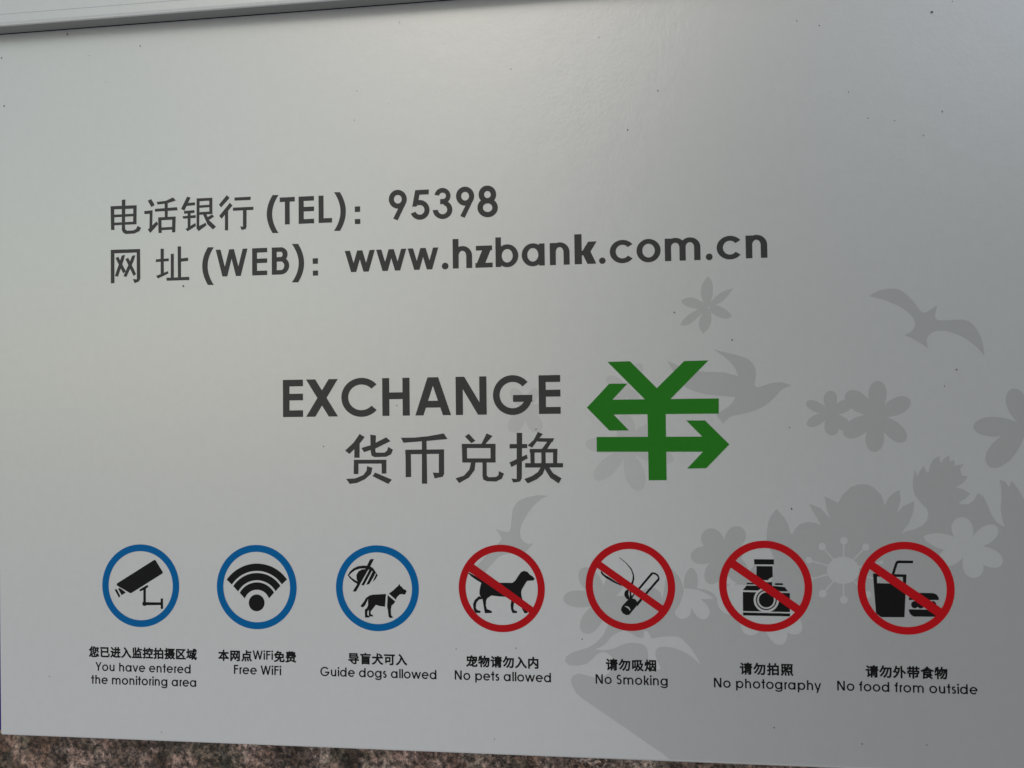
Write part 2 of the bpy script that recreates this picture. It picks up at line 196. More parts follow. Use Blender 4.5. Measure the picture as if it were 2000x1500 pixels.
'h2':[[1,0,[-8307,-5515,-8068,-5520,-8070,-5276,-8299,-5275]],[1,0,[-8301,-4982,-8067,-4987,-8068,-4765,-8298,-4764]],[1,0,[-17667,-6229,-17495,-6227,-17487,-4740,-17658,-4732]],[1,0,[-17667,-6238,-16270,-6227,-16270,-6072,-17666,-6073]],[1,0,[-16430,-6192,-16270,-6200,-16254,-4896,-16331,-4771,-16526,-4704,-16609,-4894,-16419,-4874]],[1,0,[-17440,-5862,-17303,-5917,-16941,-5249,-17067,-5161]],[1,0,[-17137,-5966,-16981,-5983,-17063,-5711,-17321,-5023,-17468,-5056]],[1,0,[-16966,-5799,-16829,-5849,-16453,-5104,-16580,-5031]],[1,0,[-16639,-5934,-16493,-5956,-16576,-5694,-16916,-4996,-17057,-5033]],[1,0,[-15301,-6196,-15146,-6199,-15146,-5028,-15291,-5010]],[1,0,[-15523,-5734,-14915,-5758,-14915,-5630,-15523,-5615]],[1,0,[-15508,-4995,-14954,-5190,-14925,-5089,-15421,-4874]],[1,0,[-14819,-5950,-14675,-5954,-14675,-4876,-14819,-4872]],[1,0,[-14497,-6275,-14338,-6269,-14339,-4879,-14483,-4875]],[1,0,[-14353,-5733,-14013,-5757,-14003,-5611,-14353,-5587]],[1,0,[-15026,-4897,-13956,-4907,-13947,-4762,-15011,-4765]],[1,0,[-13087,-6181,-13167,-6045,-13233,-5910,-13284,-5774,-13320,-5637,-13342,-5500,-13350,-5362,-13343,-5222,-13321,-5082,-13285,-4941,-13234,-4800,-13169,-4659,-13090,-4517,-12815,-4508,-12901,-4650,-12972,-4792,-13027,-4933,-13067,-5073,-13090,-5213,-13098,-5353,-13090,-5491,-13066,-5628,-13026,-5764,-12970,-5900,-12899,-6035,-12811,-6170]],[1,0,[-8953,-6172,-8872,-6029,-8806,-5887,-8755,-5745,-8718,-5604,-8697,-5464,-8690,-5324,-8698,-5185,-8721,-5046,-8759,-4908,-8812,-4771,-8880,-4633,-8962,-4497,-9248,-4506,-9153,-4642,-9075,-4779,-9014,-4917,-8970,-5055,-8944,-5194,-8935,-5333,-8942,-5473,-8967,-5613,-9010,-5755,-9069,-5897,-9146,-6039,-9240,-6183]]],
'x2':[[1,0,[-6271,2076,-6046,2207,-6329,2553,-6728,2923,-6915,2775,-6544,2447]],[1,0,[-6509,2604,-6274,2397,-6279,3086,-6513,3084]],[1,0,[-5804,2105,-5554,2142,-5588,2801,-5560,2871,-5185,2873,-5077,2787,-5022,2632,-4820,2754,-4900,2944,-5115,3050,-5633,3061,-5758,2991,-5792,2817]],[1,0,[-6204,2669,-5790,2557,-5108,2225,-4924,2390,-5540,2680,-6079,2850]],[1,0,[-6531,3168,-6326,3169,-6338,3774,-6547,3780]],[1,0,[-6531,3168,-5109,3175,-5110,3341,-6533,3335]],[1,0,[-5323,3174,-5109,3175,-5114,3757,-5317,3763]],[1,0,[-5958,3442,-5719,3512,-5782,3772,-6052,3997,-6395,4152,-6719,4197,-6880,3978,-6483,3961,-6123,3823,-5978,3633]],[1,0,[-5603,3714,-4874,4016,-5036,4199,-5722,3866]],[1,0,[-4474,2248,-3900,2249,-3300,2196,-2624,2081,-2465,2323,-3302,2392,-4363,2463]],[1,0,[-3566,2349,-3365,2350,-3355,4191,-3584,4191]],[1,0,[-4287,2758,-2617,2752,-2619,2940,-4289,2951]],[1,0,[-4277,2758,-4047,2759,-4040,3904,-4281,3918]],[1,0,[-2842,2802,-2617,2752,-2625,3781,-2686,3901,-3037,3969,-3111,3721,-2852,3736]],[1,0,[-1724,2220,-1559,2108,-1281,2408,-1456,2503]],[1,0,[-803,2098,-552,2209,-861,2548,-1034,2547]],[1,0,[-1860,2527,-1641,2529,-1639,3305,-1848,3311]],[1,0,[-1860,2527,-429,2538,-431,2715,-1862,2705]],[1,0,[-653,2536,-432,2538,-439,3311,-646,3317]],[1,0,[-1846,3133,-436,3141,-439,3314,-1848,3311]],[1,0,[-1476,3289,-1285,3290,-1331,3631,-1570,3938,-1990,4169,-2145,3964,-1778,3852,-1549,3596]],[1,0,[-991,3291,-818,3292,-815,3854,-739,3923,-429,3913,-325,3839,-305,3669,-90,3778,-189,3992,-431,4104,-811,4093,-965,4024,-998,3871]],[1,0,[461,2082,693,2094,650,3977,580,4105,289,4152,216,3976,435,4000]],[1,0,[156,2549,892,2554,896,2724,154,2736]],[1,0,[139,3314,869,2988,911,3148,222,3508]],[1,0,[1342,2056,1552,2146,1372,2355,1095,2708,908,2616,1167,2387]],[1,0,[1373,2314,2018,2326,1954,2478,1303,2456]],[1,0,[1745,2442,2011,2326,1723,2770,1495,2769]],[1,0,[992,2759,2146,2760,2144,2915,989,2911]],[1,0,[1012,2765,1196,2777,1194,3369,1024,3369]],[1,0,[1964,2765,2146,2760,2124,3373,1955,3373]],[1,0,[1477,2829,1654,2831,1653,3405,1469,3404]],[1,0,[796,3344,2367,3351,2365,3529,793,3530]],[1,0,[1451,3506,1644,3513,1521,3810,1280,4012,897,4187,752,4004,1078,3876,1319,3715]],[1,0,[1611,3489,1797,3524,1945,3760,2297,3974,2176,4189,1824,3946,1626,3624]]],
'sym':[[1,0,[4252,-790,5172,-797,6233,318,7347,-764,8316,-769,6768,778,6553,1435,5831,1427,5743,774]],[1,0,[5837,703,6574,714,6557,4061,5836,4067]],[1,0,[4352,765,8687,777,8674,1389,4342,1376]],[1,0,[3380,1080,4309,109,5055,114,4435,766,4468,1374,5079,2034,4284,2033]],[1,0,[3759,2287,8060,2309,8048,2921,3757,2894]],[1,0,[9067,2632,8126,1658,7381,1650,8008,2312,8013,2921,7378,3597,8140,3582]]],
'i1':[[1,0,[-17355,8591,-17333,8543,-15599,7503,-15538,7503,-15191,8026,-15203,8083,-16645,8949,-16712,8964,-17324,8647]],[1,0,[-17287,8777,-17210,8742,-16914,8933,-17118,9058]],[1,0,[-17452,8814,-17348,8801,-17176,9107,-17249,9165]],[1,0,[-16280,8802,-16250,8782,-15931,8602,-15880,8616,-15868,8672,-16037,8793,-16235,8875,-16271,8859]],[1,0,[-16098,8766,-15983,8736,-15982,9356,-16098,9358]],[1,0,[-15937,9412,-15939,9434,-15947,9455,-15960,9474,-15977,9490,-15997,9502,-16019,9509,-16043,9512,-16066,9510,-16089,9503,-16109,9492,-16126,9476,-16139,9458,-16146,9437,-16149,9415,-16146,9393,-16139,9372,-16126,9353,-16109,9337,-16089,9325,-16067,9318,-16043,9315,-16019,9317,-15997,9324,-15977,9335,-15960,9351,-15947,9369,-15940,9390]],[1,0,[-16043,9343,-15275,9339,-15275,9457,-16043,9476]],[1,0,[-15293,9176,-15184,9163,-15178,9610,-15236,9630,-15287,9612]]],
'i2':[[1,0,[-12249,8313,-12162,8204,-12066,8103,-11963,8010,-11852,7925,-11736,7850,-11614,7784,-11487,7728,-11357,7682,-11223,7647,-11087,7623,-10951,7610,-10814,7608,-10677,7618,-10542,7638,-10409,7669,-10280,7710,-10154,7762,-10033,7824,-9918,7896,-9810,7976,-9708,8066,-9614,8163,-9528,8267,-9757,8485,-9826,8396,-9904,8313,-9987,8237,-10077,8168,-10173,8107,-10273,8054,-10378,8009,-10486,7974,-10597,7947,-10710,7930,-10824,7922,-10939,7924,-11053,7935,-11166,7955,-11278,7985,-11387,8024,-11492,8072,-11594,8129,-11690,8193,-11781,8266,-11866,8345,-11945,8431,-12016,8523]],[1,0,[-11953,8588,-11887,8500,-11814,8417,-11734,8341,-11648,8272,-11557,8210,-11462,8156,-11362,8110,-11260,8072,-11154,8044,-11047,8024,-10939,8013,-10830,8011,-10722,8018,-10615,8034,-10510,8059,-10408,8093,-10309,8135,-10214,8186,-10124,8244,-10039,8310,-9960,8383,-9887,8462,-9822,8547,-10042,8777,-10092,8705,-10147,8638,-10208,8576,-10275,8520,-10346,8471,-10422,8427,-10501,8391,-10584,8362,-10668,8341,-10755,8327,-10843,8321,-10931,8323,-11018,8333,-11105,8350,-11190,8375,-11272,8408,-11352,8447,-11428,8494,-11499,8547,-11566,8606,-11627,8671,-11683,8741,-11732,8815]],[1,0,[-11658,8870,-11614,8801,-11563,8736,-11507,8676,-11446,8621,-11381,8572,-11311,8529,-11238,8492,-11162,8462,-11084,8439,-11004,8423,-10923,8414,-10842,8413,-10762,8419,-10682,8432,-10604,8452,-10529,8479,-10456,8513,-10387,8554,-10321,8600,-10261,8653,-10205,8710,-10155,8773,-10111,8840,-10337,9090,-10362,9035,-10392,8983,-10428,8935,-10468,8890,-10514,8850,-10563,8815,-10615,8785,-10671,8761,-10729,8744,-10788,8732,-10849,8726,-10910,8727,-10971,8734,-11031,8748,-11089,8767,-11145,8793,-11198,8824,-11248,8860,-11293,8902,-11335,8948,-11371,8997,-11402,9051,-11428,9107]],[1,0,[-10538,9282,-10547,9362,-10573,9439,-10616,9508,-10673,9566,-10740,9610,-10816,9638,-10895,9648,-10975,9640,-11050,9615,-11118,9574,-11174,9518,-11216,9450,-11242,9374,-11251,9294,-11242,9214,-11215,9137,-11172,9068,-11116,9010,-11048,8966,-10972,8938,-10893,8928,-10813,8936,-10738,8962,-10671,9003,-10614,9059,-10572,9127,-10546,9202]]],
'i3':[[1,0,[-6841,8057,-6735,7897,-6577,7761,-6378,7669,-6123,7639,-5868,7663,-5728,7743,-5527,8041,-5624,8205,-5789,8365,-5603,7987,-5757,7839,-5898,7767,-6067,7764,-6294,7772,-6493,7834,-6658,7945,-6778,8056]],[1,0,[-6841,8046,-6778,8051,-6660,8170,-6496,8271,-6312,8351,-6384,8439,-6582,8327,-6751,8179]],[1,0,[-5920,7800,-6039,7791,-6209,7804,-6366,7887,-6457,8039,-6450,8216,-6383,8352,-6285,8418]],[1,0,[-5852,7369,-5685,7361,-5898,7773,-6480,8740,-6624,8737,-6383,8352,-6010,7679]],[1,0,[-5875,7745,-5751,7847,-6124,8471,-6248,8472]],[1,0,[-5728,7771,-5611,7965,-5903,8421,-6056,8456]],[0,0,[-5946,7828,-5898,7827,-6242,8459,-6313,8446]],[0,0,[-5785,7867,-5737,7866,-6044,8470,-6129,8471]],[0,0,[-5631,7966,-5594,7976,-5761,8343,-5903,8454,-5832,8344]],[1,0,[-5174,8819,-5765,8860,-5921,8909,-6020,9000,-5959,9040,-5958,9326,-5911,9488,-5770,9458,-5628,9279,-5459,9331,-5221,9356]],[1,0,[-5892,8898,-6049,9001,-6135,9152,-6283,9337,-6250,9391,-6170,9389,-6079,9301,-6007,9150,-5930,8972]],[1,0,[-5958,9298,-6010,9422,-6103,9497,-6097,9823,-5914,9822,-5885,9781,-5992,9721,-5991,9571,-5868,9433]],[1,0,[-5910,9325,-5929,9543,-5927,9746,-5885,9773,-5758,9773,-5750,9719,-5842,9677,-5850,9568,-5770,9472,-5614,9279]],[1,0,[-5104,8864,-4778,9129,-4827,9212,-4940,9308,-4969,9471,-4963,9701,-4888,9773,-4902,9817,-5028,9819,-5070,9771,-5096,9528,-5133,9339]],[1,0,[-5053,8800,-4864,8670,-4723,8532,-4646,8477,-4601,8382,-4554,8476,-4471,8529,-4429,8596,-4332,8635,-4282,8702,-4362,8839,-4501,8814,-4585,8837,-4698,8939,-4755,9053]]],
'i4':[[1,0,[-1656,7898,-1596,7892,-1302,8055,-923,8264,-1033,8338,-1304,8189,-1521,8044]],[1,0,[-1086,8253,-433,8284,203,8281,326,8181,464,7966,560,7837,682,7782,821,7815,927,7933,1050,8012,1124,8090,1080,8171,811,8195,701,8362,590,8549,562,8656,566,8789,617,8988,422,9084,180,8981,-89,8858,-332,8851,-685,8817,-835,8918,-1095,8975,-1188,8763,-1177,8575,-1129,8387]],[1,0,[-849,8905,-905,9026,-921,9240,-877,9378,-720,9436,-666,9475,-680,9534,-966,9550,-1004,9348,-1042,9108,-1067,8895]],[1,0,[-1040,8961,-1204,8990,-1320,9126,-1345,9340,-1291,9420,-1169,9452,-1139,9497,-1170,9540,-1361,9544,-1441,9409,-1463,9195,-1396,9020,-1202,8843]],[1,0,[128,8876,275,8953,245,9166,224,9340,269,9419,363,9436,389,9470,362,9518,186,9521,129,9381,110,9195,145,9009]],[1,0,[423,8951,617,8974,635,9240,700,9384,820,9449,806,9515,685,9517,593,9360,541,9188]]],
'i5':[[1,0,[4578,7195,4630,7205,4888,7413,5092,7646,5179,7881,5189,8064,5133,8274,5001,8380,4950,8329,5070,8196,5116,8065,5127,7908,5065,7699,4861,7426]],[1,0,[3847,7745,3881,7771,3989,7896,4171,7998,4404,8153,4741,8345,4611,8323,4351,8211,4039,8032,3884,7902,3833,7805]],[1,0,[4882,8487,4967,8525,4939,8669,4981,8799,5005,8903,4875,8879,4786,8763,4769,8672,4802,8566]],[1,0,[4985,8537,5056,8536,5061,8693,5078,8745,5140,8653,5183,8691,5057,8902,4992,8903]],[1,0,[4848,8971,4940,8891,5097,8842,5201,8869,5278,8946,5289,9055,5248,9160,4961,9505,4838,9520,4696,9444,4628,9315,4669,9170]],[1,0,[5287,9160,5499,8895,5423,8831,5224,9056]],[1,0,[5299,8467,5869,7794,5941,7845,5376,8506]],[1,0,[5582,8654,6119,8031,6190,8090,5659,8697]],[1,0,[5869,7794,5922,7778,6038,7792,6158,7882,6202,8011,6190,8090,6123,8052,6130,7978,6069,7901,5985,7855,5920,7861]],[0,0,[4766,9158,4883,9156,4974,9217,5006,9308,4997,9353,4954,9291,4882,9219]]],
'i6':[[1,0,[9924,7212,10696,7210,10692,7415,9930,7418]],[1,0,[10014,7482,10640,7482,10636,7895,10474,7995,10458,8038,10227,8036,10005,7898]],[1,0,[10251,8121,10601,8108,10603,8262,10272,8279]],[1,0,[9622,8147,9899,8151,9973,8212,9621,8212]],[1,0,[10720,8150,11019,8149,11018,8223,10718,8227]],[1,0,[9607,8268,10598,8257,11083,8299,11211,8471,9465,8445]],[1,0,[9463,8517,11277,8533,11264,9281,9454,9275]],[0,0,[10857,8808,10843,8918,10804,9022,10744,9116,10665,9195,10571,9255,10466,9294,10357,9308,10248,9298,10145,9263,10053,9206,9977,9129,9921,9037,9886,8934,9877,8824,9891,8714,9930,8610,9991,8515,10070,8436,10165,8376,10269,8338,10379,8324,10488,8335,10590,8370,10682,8427,10758,8504,10814,8596,10848,8699]],[0,0,[9917,8451,10868,8455,10767,8528,9966,8528]],[1,0,[10773,8810,10760,8900,10729,8986,10679,9063,10613,9128,10535,9178,10449,9209,10359,9221,10269,9212,10184,9184,10108,9137,10045,9074,9998,8998,9970,8913,9962,8823,9974,8732,10006,8646,10056,8569,10122,8503,10200,8454,10286,8423,10377,8411,10467,8420,10552,8449,10628,8496,10690,8559,10737,8635,10765,8720]],[0,0,[10723,8810,10712,8890,10684,8966,10640,9035,10583,9093,10515,9137,10439,9164,10360,9175,10281,9167,10206,9142,10140,9100,10085,9045,10044,8977,10019,8902,10012,8822,10023,8742,10051,8666,10095,8597,10152,8539,10221,8495,10297,8468,10376,8457,10455,8465,10529,8491,10596,8532,10650,8588,10691,8656,10716,8731]],[1,0,[10660,8811,10652,8878,10628,8941,10592,8998,10545,9045,10489,9082,10427,9105,10361,9113,10296,9107,10235,9086,10180,9052,10135,9005,10101,8950,10081,8887,10075,8821,10084,8755,10107,8691,10143,8634,10190,8587,10247,8550,10309,8527,10375,8519,10439,8525,10501,8546,10556,8581,10601,8627,10634,8683,10654,8746]],[1,0,[9451,9327,11263,9337,11263,9450,9456,9447]]],
'i7':[[1,0,[15131,7770,15288,7290,15338,7226,15411,7205,15952,7207,15949,7308,15413,7313,15371,7339,15235,7769]],[1,0,[14442,7723,15693,7745,15573,9404,14701,9415,14516,9265]],[0,0,[14592,7847,15550,7845,15551,8109,14595,8097]],[1,0,[15743,8734,15770,8616,15857,8502,16002,8449,16671,8452,16788,8512,16861,8636,16859,8718]],[1,0,[16100,8909,16096,8940,16085,8970,16068,8997,16046,9019,16020,9036,15992,9047,15962,9051,15932,9048,15904,9038,15879,9022,15858,9000,15843,8974,15834,8944,15831,8913,15836,8882,15846,8852,15863,8825,15885,8803,15911,8785,15939,8775,15969,8770,15999,8774,16027,8783,16052,8800,16073,8822,16088,8848,16097,8877]],[1,0,[16320,8910,16315,8941,16305,8971,16288,8998,16266,9020,16240,9037,16212,9048,16182,9052,16152,9049,16124,9039,16099,9023,16079,9001,16063,8975,16054,8946,16052,8914,16056,8883,16067,8853,16083,8826,16105,8804,16131,8787,16160,8776,16190,8772,16219,8775,16247,8785,16272,8801,16293,8823,16308,8849,16317,8879]],[1,0,[16539,8906,16535,8937,16524,8967,16508,8994,16486,9017,16460,9034,16432,9044,16402,9049,16372,9046,16344,9036,16319,9019,16299,8998,16283,8971,16274,8942,16272,8911,16276,8879,16287,8850,16303,8823,16325,8800,16351,8783,16380,8772,16409,8768,16439,8771,16467,8781,16492,8797,16512,8819,16528,8846,16537,8875]],[1,0,[16759,8897,16754,8929,16744,8958,16727,8985,16705,9008,16680,9025,16651,9036,16621,9040,16592,9037,16564,9027,16539,9011,16518,8989,16503,8963,16494,8933,16492,8902,16496,8871,16507,8841,16523,8814,16545,8792,16571,8775,16599,8764,16629,8760,16659,8763,16687,8773,16711,8789,16732,8811,16747,8837,16756,8866]],[1,0,[15835,8853,16732,8838,16729,8950,15916,8977]],[1,0,[15740,9093,16855,9098,16791,9274,16693,9363,15917,9373,15811,9304,15754,9205]]],
'i4b':[[1,0,[-1528,7450,1131,9329,961,9559,-1731,7766]]],
'i5b':[[1,0,[3734,7291,6400,9170,6221,9412,3606,7563]]],
'i6b':[[1,0,[9061,7173,11736,9090,11550,9360,8910,7479]]],
'i7b':[[1,0,[14404,7210,17035,9097,16760,9344,14259,7508]]],
'fa':[[1,1,[8340,-4181,8156,-3927,8068,-3648,8090,-3337,8220,-2996,8412,-2990,8506,-3325,8546,-3521,8544,-3830,8448,-4087]],[1,1,[9354,-3664,9080,-3603,8749,-3430,8526,-3212,8357,-2992,8465,-2932,8631,-3012,8907,-3144,9130,-3362]],[1,1,[8412,-3018,8686,-2996,8929,-2891,9117,-2746,9282,-2545,9193,-2477,9056,-2439,8812,-2487,8568,-2620,8353,-2795]],[1,1,[8190,-2856,8103,-2633,7989,-2439,7970,-2158,8115,-1859,8282,-1996,8424,-2231,8462,-2511,8436,-2849]],[1,1,[8247,-2995,7915,-2835,7609,-2675,7356,-2456,7208,-2234,7434,-2200,7740,-2361,8020,-2607,8354,-2851]],[1,1,[8412,-2990,8032,-3198,7760,-3333,7512,-3341,7275,-3249,7341,-3091,7559,-2958,7833,-2888,8189,-2828]]],
'ba':[[1,2,[14571,-3192,14903,-3380,15181,-3451,15506,-3462,15754,-3394,15999,-3202,16216,-2958,16359,-2757,16478,-2570,16637,-2474,16799,-2548,17126,-2761,17028,-2345,17086,-2200,17331,-2154,17700,-2170,18141,-2146,18381,-1996,18568,-1731,18705,-1416,18779,-1025,18801,-714,18595,-1003,18287,-1296,17927,-1539,17515,-1705,17148,-1753,16899,-1681,16747,-1541,16692,-1333,16734,-1083,16443,-1286,16151,-1476,15856,-1615,16108,-1740,16263,-1946,16257,-2182,16078,-2450,15786,-2695,15441,-2889,15070,-3045]]],
'bb':[[1,2,[8510,-1227,8931,-1094,9484,-945,9842,-802,10030,-624,10145,-400,10162,-103,10107,242,10188,354,10417,297,10825,180,11182,174,11347,226,11547,295,11176,456,10933,699,10567,1038,10084,1278,9601,1420,9142,1513,8995,1635,8835,1794,8564,1457,8810,1262,9079,1092,9252,896,9315,736,9163,524,9172,78,9477,-65,9421,-265,9282,-540,8999,-844]],[1,2,[6677,-789,7215,-539,8066,-325,8833,-280,9194,-191,9493,-61,9623,415,9336,699,8773,670,8290,622,7806,490,7402,318,7103,-20,6865,-420]]],
'fb':[[1,0,[13082,1424,13090,1331,13154,1241,13200,1152,13234,1066,13256,983,13267,906,13268,833,13260,767,13243,708,13218,657,13187,614,13151,579,13111,554,13067,539,13022,533,12977,536,12933,550,12890,573,12852,605,12818,647,12790,697,12769,755,12756,821,12752,893,12758,971,12774,1055,12802,1142,12843,1233,12900,1327,12902,1420]],[1,0,[13022,1357,12929,1306,12855,1217,12778,1140,12699,1074,12621,1019,12544,974,12469,938,12398,913,12331,897,12271,891,12216,893,12169,903,12131,921,12101,945,12081,976,12071,1011,12071,1050,12082,1092,12104,1136,12136,1181,12180,1225,12233,1268,12297,1309,12371,1347,12454,1380,12545,1407,12645,1429,12751,1442,12865,1444,12962,1487]],[1,0,[12961,1355,12866,1399,12753,1402,12647,1416,12549,1438,12458,1467,12376,1501,12304,1540,12241,1582,12188,1626,12146,1672,12114,1717,12093,1762,12083,1805,12083,1845,12094,1881,12115,1912,12144,1937,12183,1955,12230,1966,12284,1968,12344,1961,12409,1944,12480,1918,12553,1882,12629,1835,12706,1778,12783,1711,12859,1632,12931,1540,13023,1488]],[1,0,[12896,1431,12897,1524,12840,1622,12800,1716,12773,1806,12759,1891,12756,1970,12763,2042,12779,2107,12803,2164,12835,2212,12872,2251,12914,2280,12960,2300,13008,2310,13056,2311,13104,2301,13149,2282,13191,2254,13229,2217,13260,2171,13284,2118,13300,2058,13307,1991,13303,1919,13289,1842,13262,1761,13224,1677,13171,1591,13100,1505,13088,1413]],[1,0,[13027,1499,13115,1460,13224,1469,13324,1465,13417,1451,13501,1428,13576,1399,13642,1364,13699,1325,13746,1281,13783,1235,13809,1188,13825,1140,13832,1094,13828,1050,13815,1009,13793,972,13763,941,13725,917,13679,900,13628,892,13571,893,13509,904,13444,926,13377,958,13308,1001,13238,1056,13170,1123,13103,1202,13041,1297,12957,1344]],[1,0,[12937,1486,13010,1561,13049,1674,13097,1774,13149,1863,13206,1939,13265,2005,13326,2058,13386,2101,13446,2132,13504,2151,13558,2160,13609,2159,13654,2148,13692,2127,13724,2098,13748,2062,13762,2020,13768,1972,13763,1920,13748,1865,13723,1808,13686,1750,13639,1692,13580,1636,13511,1582,13431,1533,13341,1489,13240,1452,13127,1424,13047,1357]],[1,0,[13172,1424,13167,1466,13152,1505,13130,1540,13101,1570,13066,1592,13028,1605,12987,1609,12947,1604,12910,1590,12876,1567,12848,1537,12828,1501,12815,1461,12812,1420,12817,1378,12832,1338,12854,1303,12883,1274,12918,1252,12956,1238,12997,1234,13037,1239,13074,1254,13108,1277,13136,1307,13156,1342,13169,1382]],[1,0,[14857,1539,14874,1398,14964,1262,15032,1128,15082,998,15117,873,15137,754,15143,643,15136,542,15117,450,15088,370,15050,303,15004,248,14952,208,14895,181,14836,170,14775,173,14715,191,14658,225,14604,272,14556,334,14516,410,14484,498,14463,598,14453,709,14455,829,14471,958,14502,1094,14551,1236,14621,1381,14617,1524]],[1,0,[14780,1640,14917,1585,15079,1597,15229,1590,15369,1570,15497,1539,15613,1498,15717,1449,15806,1393,15881,1332,15941,1268,15986,1201,16016,1135,16031,1070,16031,1008,16017,951,15988,900,15946,857,15892,823,15826,800,15750,788,15665,790,15572,806,15472,836,15367,881,15259,942,15148,1019,15038,1113,14929,1224,14825,1356,14693,1424]],[1,0,[14662,1619,14770,1730,14831,1892,14903,2036,14982,2165,15066,2277,15153,2373,15242,2453,15329,2517,15415,2565,15498,2597,15575,2613,15646,2614,15709,2602,15763,2576,15806,2537,15837,2488,15856,2430,15861,2363,15852,2289,15829,2210,15790,2128,15735,2044,15665,1959,15580,1876,15479,1795,15364,1720,15234,1651,15089,1592,14928,1545,14812,1445]],[1,0,[14614,1522,14594,1672,14498,1814,14426,1955,14371,2092,14333,2224,14310,2350,14302,2467,14306,2575,14324,2672,14352,2757,14390,2829,14436,2887,14488,2930,14546,2958,14606,2971,14669,2968,14730,2949,14790,2914,14845,2864,14895,2799,14938,2720,14973,2628,14997,2522,15009,2406,15010,2279,14996,2143,14967,1999,14921,1848,14853,1693,14859,1542]],[1,0,[14677,1421,14543,1495,14373,1500,14217,1523,14074,1560,13944,1608,13828,1664,13727,1729,13641,1798,13571,1872,13517,1948,13479,2024,13458,2099,13451,2170,13461,2237,13484,2297,13522,2348,13572,2389,13634,2419,13706,2436,13788,2439,13877,2427,13972,2400,14072,2356,14175,2296,14279,2219,14383,2124,14485,2012,14581,1881,14670,1728,14797,1642]],[1,0,[14812,1430,14700,1330,14634,1168,14557,1027,14474,904,14385,798,14293,709,14200,637,14108,582,14018,543,13931,521,13851,515,13777,523,13711,545,13656,580,13611,627,13579,683,13561,748,13557,819,13568,896,13594,976,13637,1057,13695,1138,13770,1218,13860,1293,13966,1363,14087,1426,14223,1479,14374,1521,14540,1546,14661,1634]],[1,0,[14999,1535,14991,1596,14970,1654,14937,1705,14895,1749,14844,1781,14788,1800,14730,1807,14672,1799,14617,1778,14568,1745,14527,1701,14497,1648,14479,1590,14474,1529,14482,1467,14503,1410,14536,1358,14579,1315,14629,1283,14685,1263,14744,1257,14802,1264,14857,1285,14906,1319,14946,1363,14976,1415,14994,1474]]],
'fc':[[1,0,[20316,2007,20277,1849,20315,1666,20331,1494,20331,1334,20317,1186,20289,1052,20251,932,20204,827,20148,739,20087,667,20021,613,19952,576,19882,556,19814,553,19748,568,19688,598,19634,645,19588,706,19553,780,19528,867,19517,965,19520,1073,19538,1188,19572,1310,19623,1436,19691,1565,19777,1695,19883,1823,20012,1945,20066,2098]],[1,0,[20197,1919,20002,1906,19813,1812,19627,1742,19446,1692,19272,1659,19108,1642,18954,1640,18814,1652,18689,1677,18580,1712,18488,1758,18414,1812,18361,1871,18327,1936,18313,2003,18321,2070,18349,2136,18398,2199,18466,2256,18554,2306,18660,2347,18782,2379,18921,2398,19074,2404,19239,2396,19416,2372,19601,2331,19793,2271,19990,2187,20185,2185]],[1,0,[20085,1937,19934,2083,19720,2158,19528,2250,19355,2354,19203,2467,19071,2585,18960,2707,18869,2829,18800,2950,18751,3067,18723,3178,18716,3281,18727,3374,18756,3454,18802,3519,18864,3568,18939,3600,19025,3612,19122,3605,19226,3576,19336,3525,19450,3452,19566,3357,19680,3240,19792,3100,19899,2940,19998,2757,20086,2554,20158,2326,20297,2167]],[1,0,[20285,2142,20374,2049,20519,2011,20645,1959,20755,1898,20849,1829,20927,1754,20990,1676,21038,1596,21071,1515,21089,1435,21093,1357,21085,1285,21063,1218,21031,1158,20989,1108,20937,1067,20879,1039,20814,1023,20746,1021,20674,1033,20602,1060,20529,1103,20459,1163,20393,1238,20331,1329,20276,1436,20230,1560,20195,1699,20175,1858,20097,1962]],[1,0,[20084,2130,20147,2244,20144,2404,20158,2548,20186,2677,20225,2791,20272,2890,20328,2973,20389,3041,20454,3093,20522,3130,20591,3151,20660,3158,20726,3150,20789,3129,20845,3096,20895,3051,20936,2996,20967,2932,20986,2861,20993,2783,20987,2702,20966,2617,20931,2530,20880,2444,20812,2360,20729,2279,20629,2203,20511,2135,20372,2079,20297,1974]],[1,0,[20495,2055,20485,2127,20460,2196,20422,2257,20372,2308,20314,2346,20249,2370,20181,2377,20113,2368,20050,2344,19993,2305,19947,2253,19912,2191,19892,2121,19887,2049,19896,1977,19921,1908,19959,1847,20009,1796,20068,1757,20133,1734,20201,1727,20268,1736,20332,1760,20388,1800,20435,1852,20469,1914,20489,1983]]],
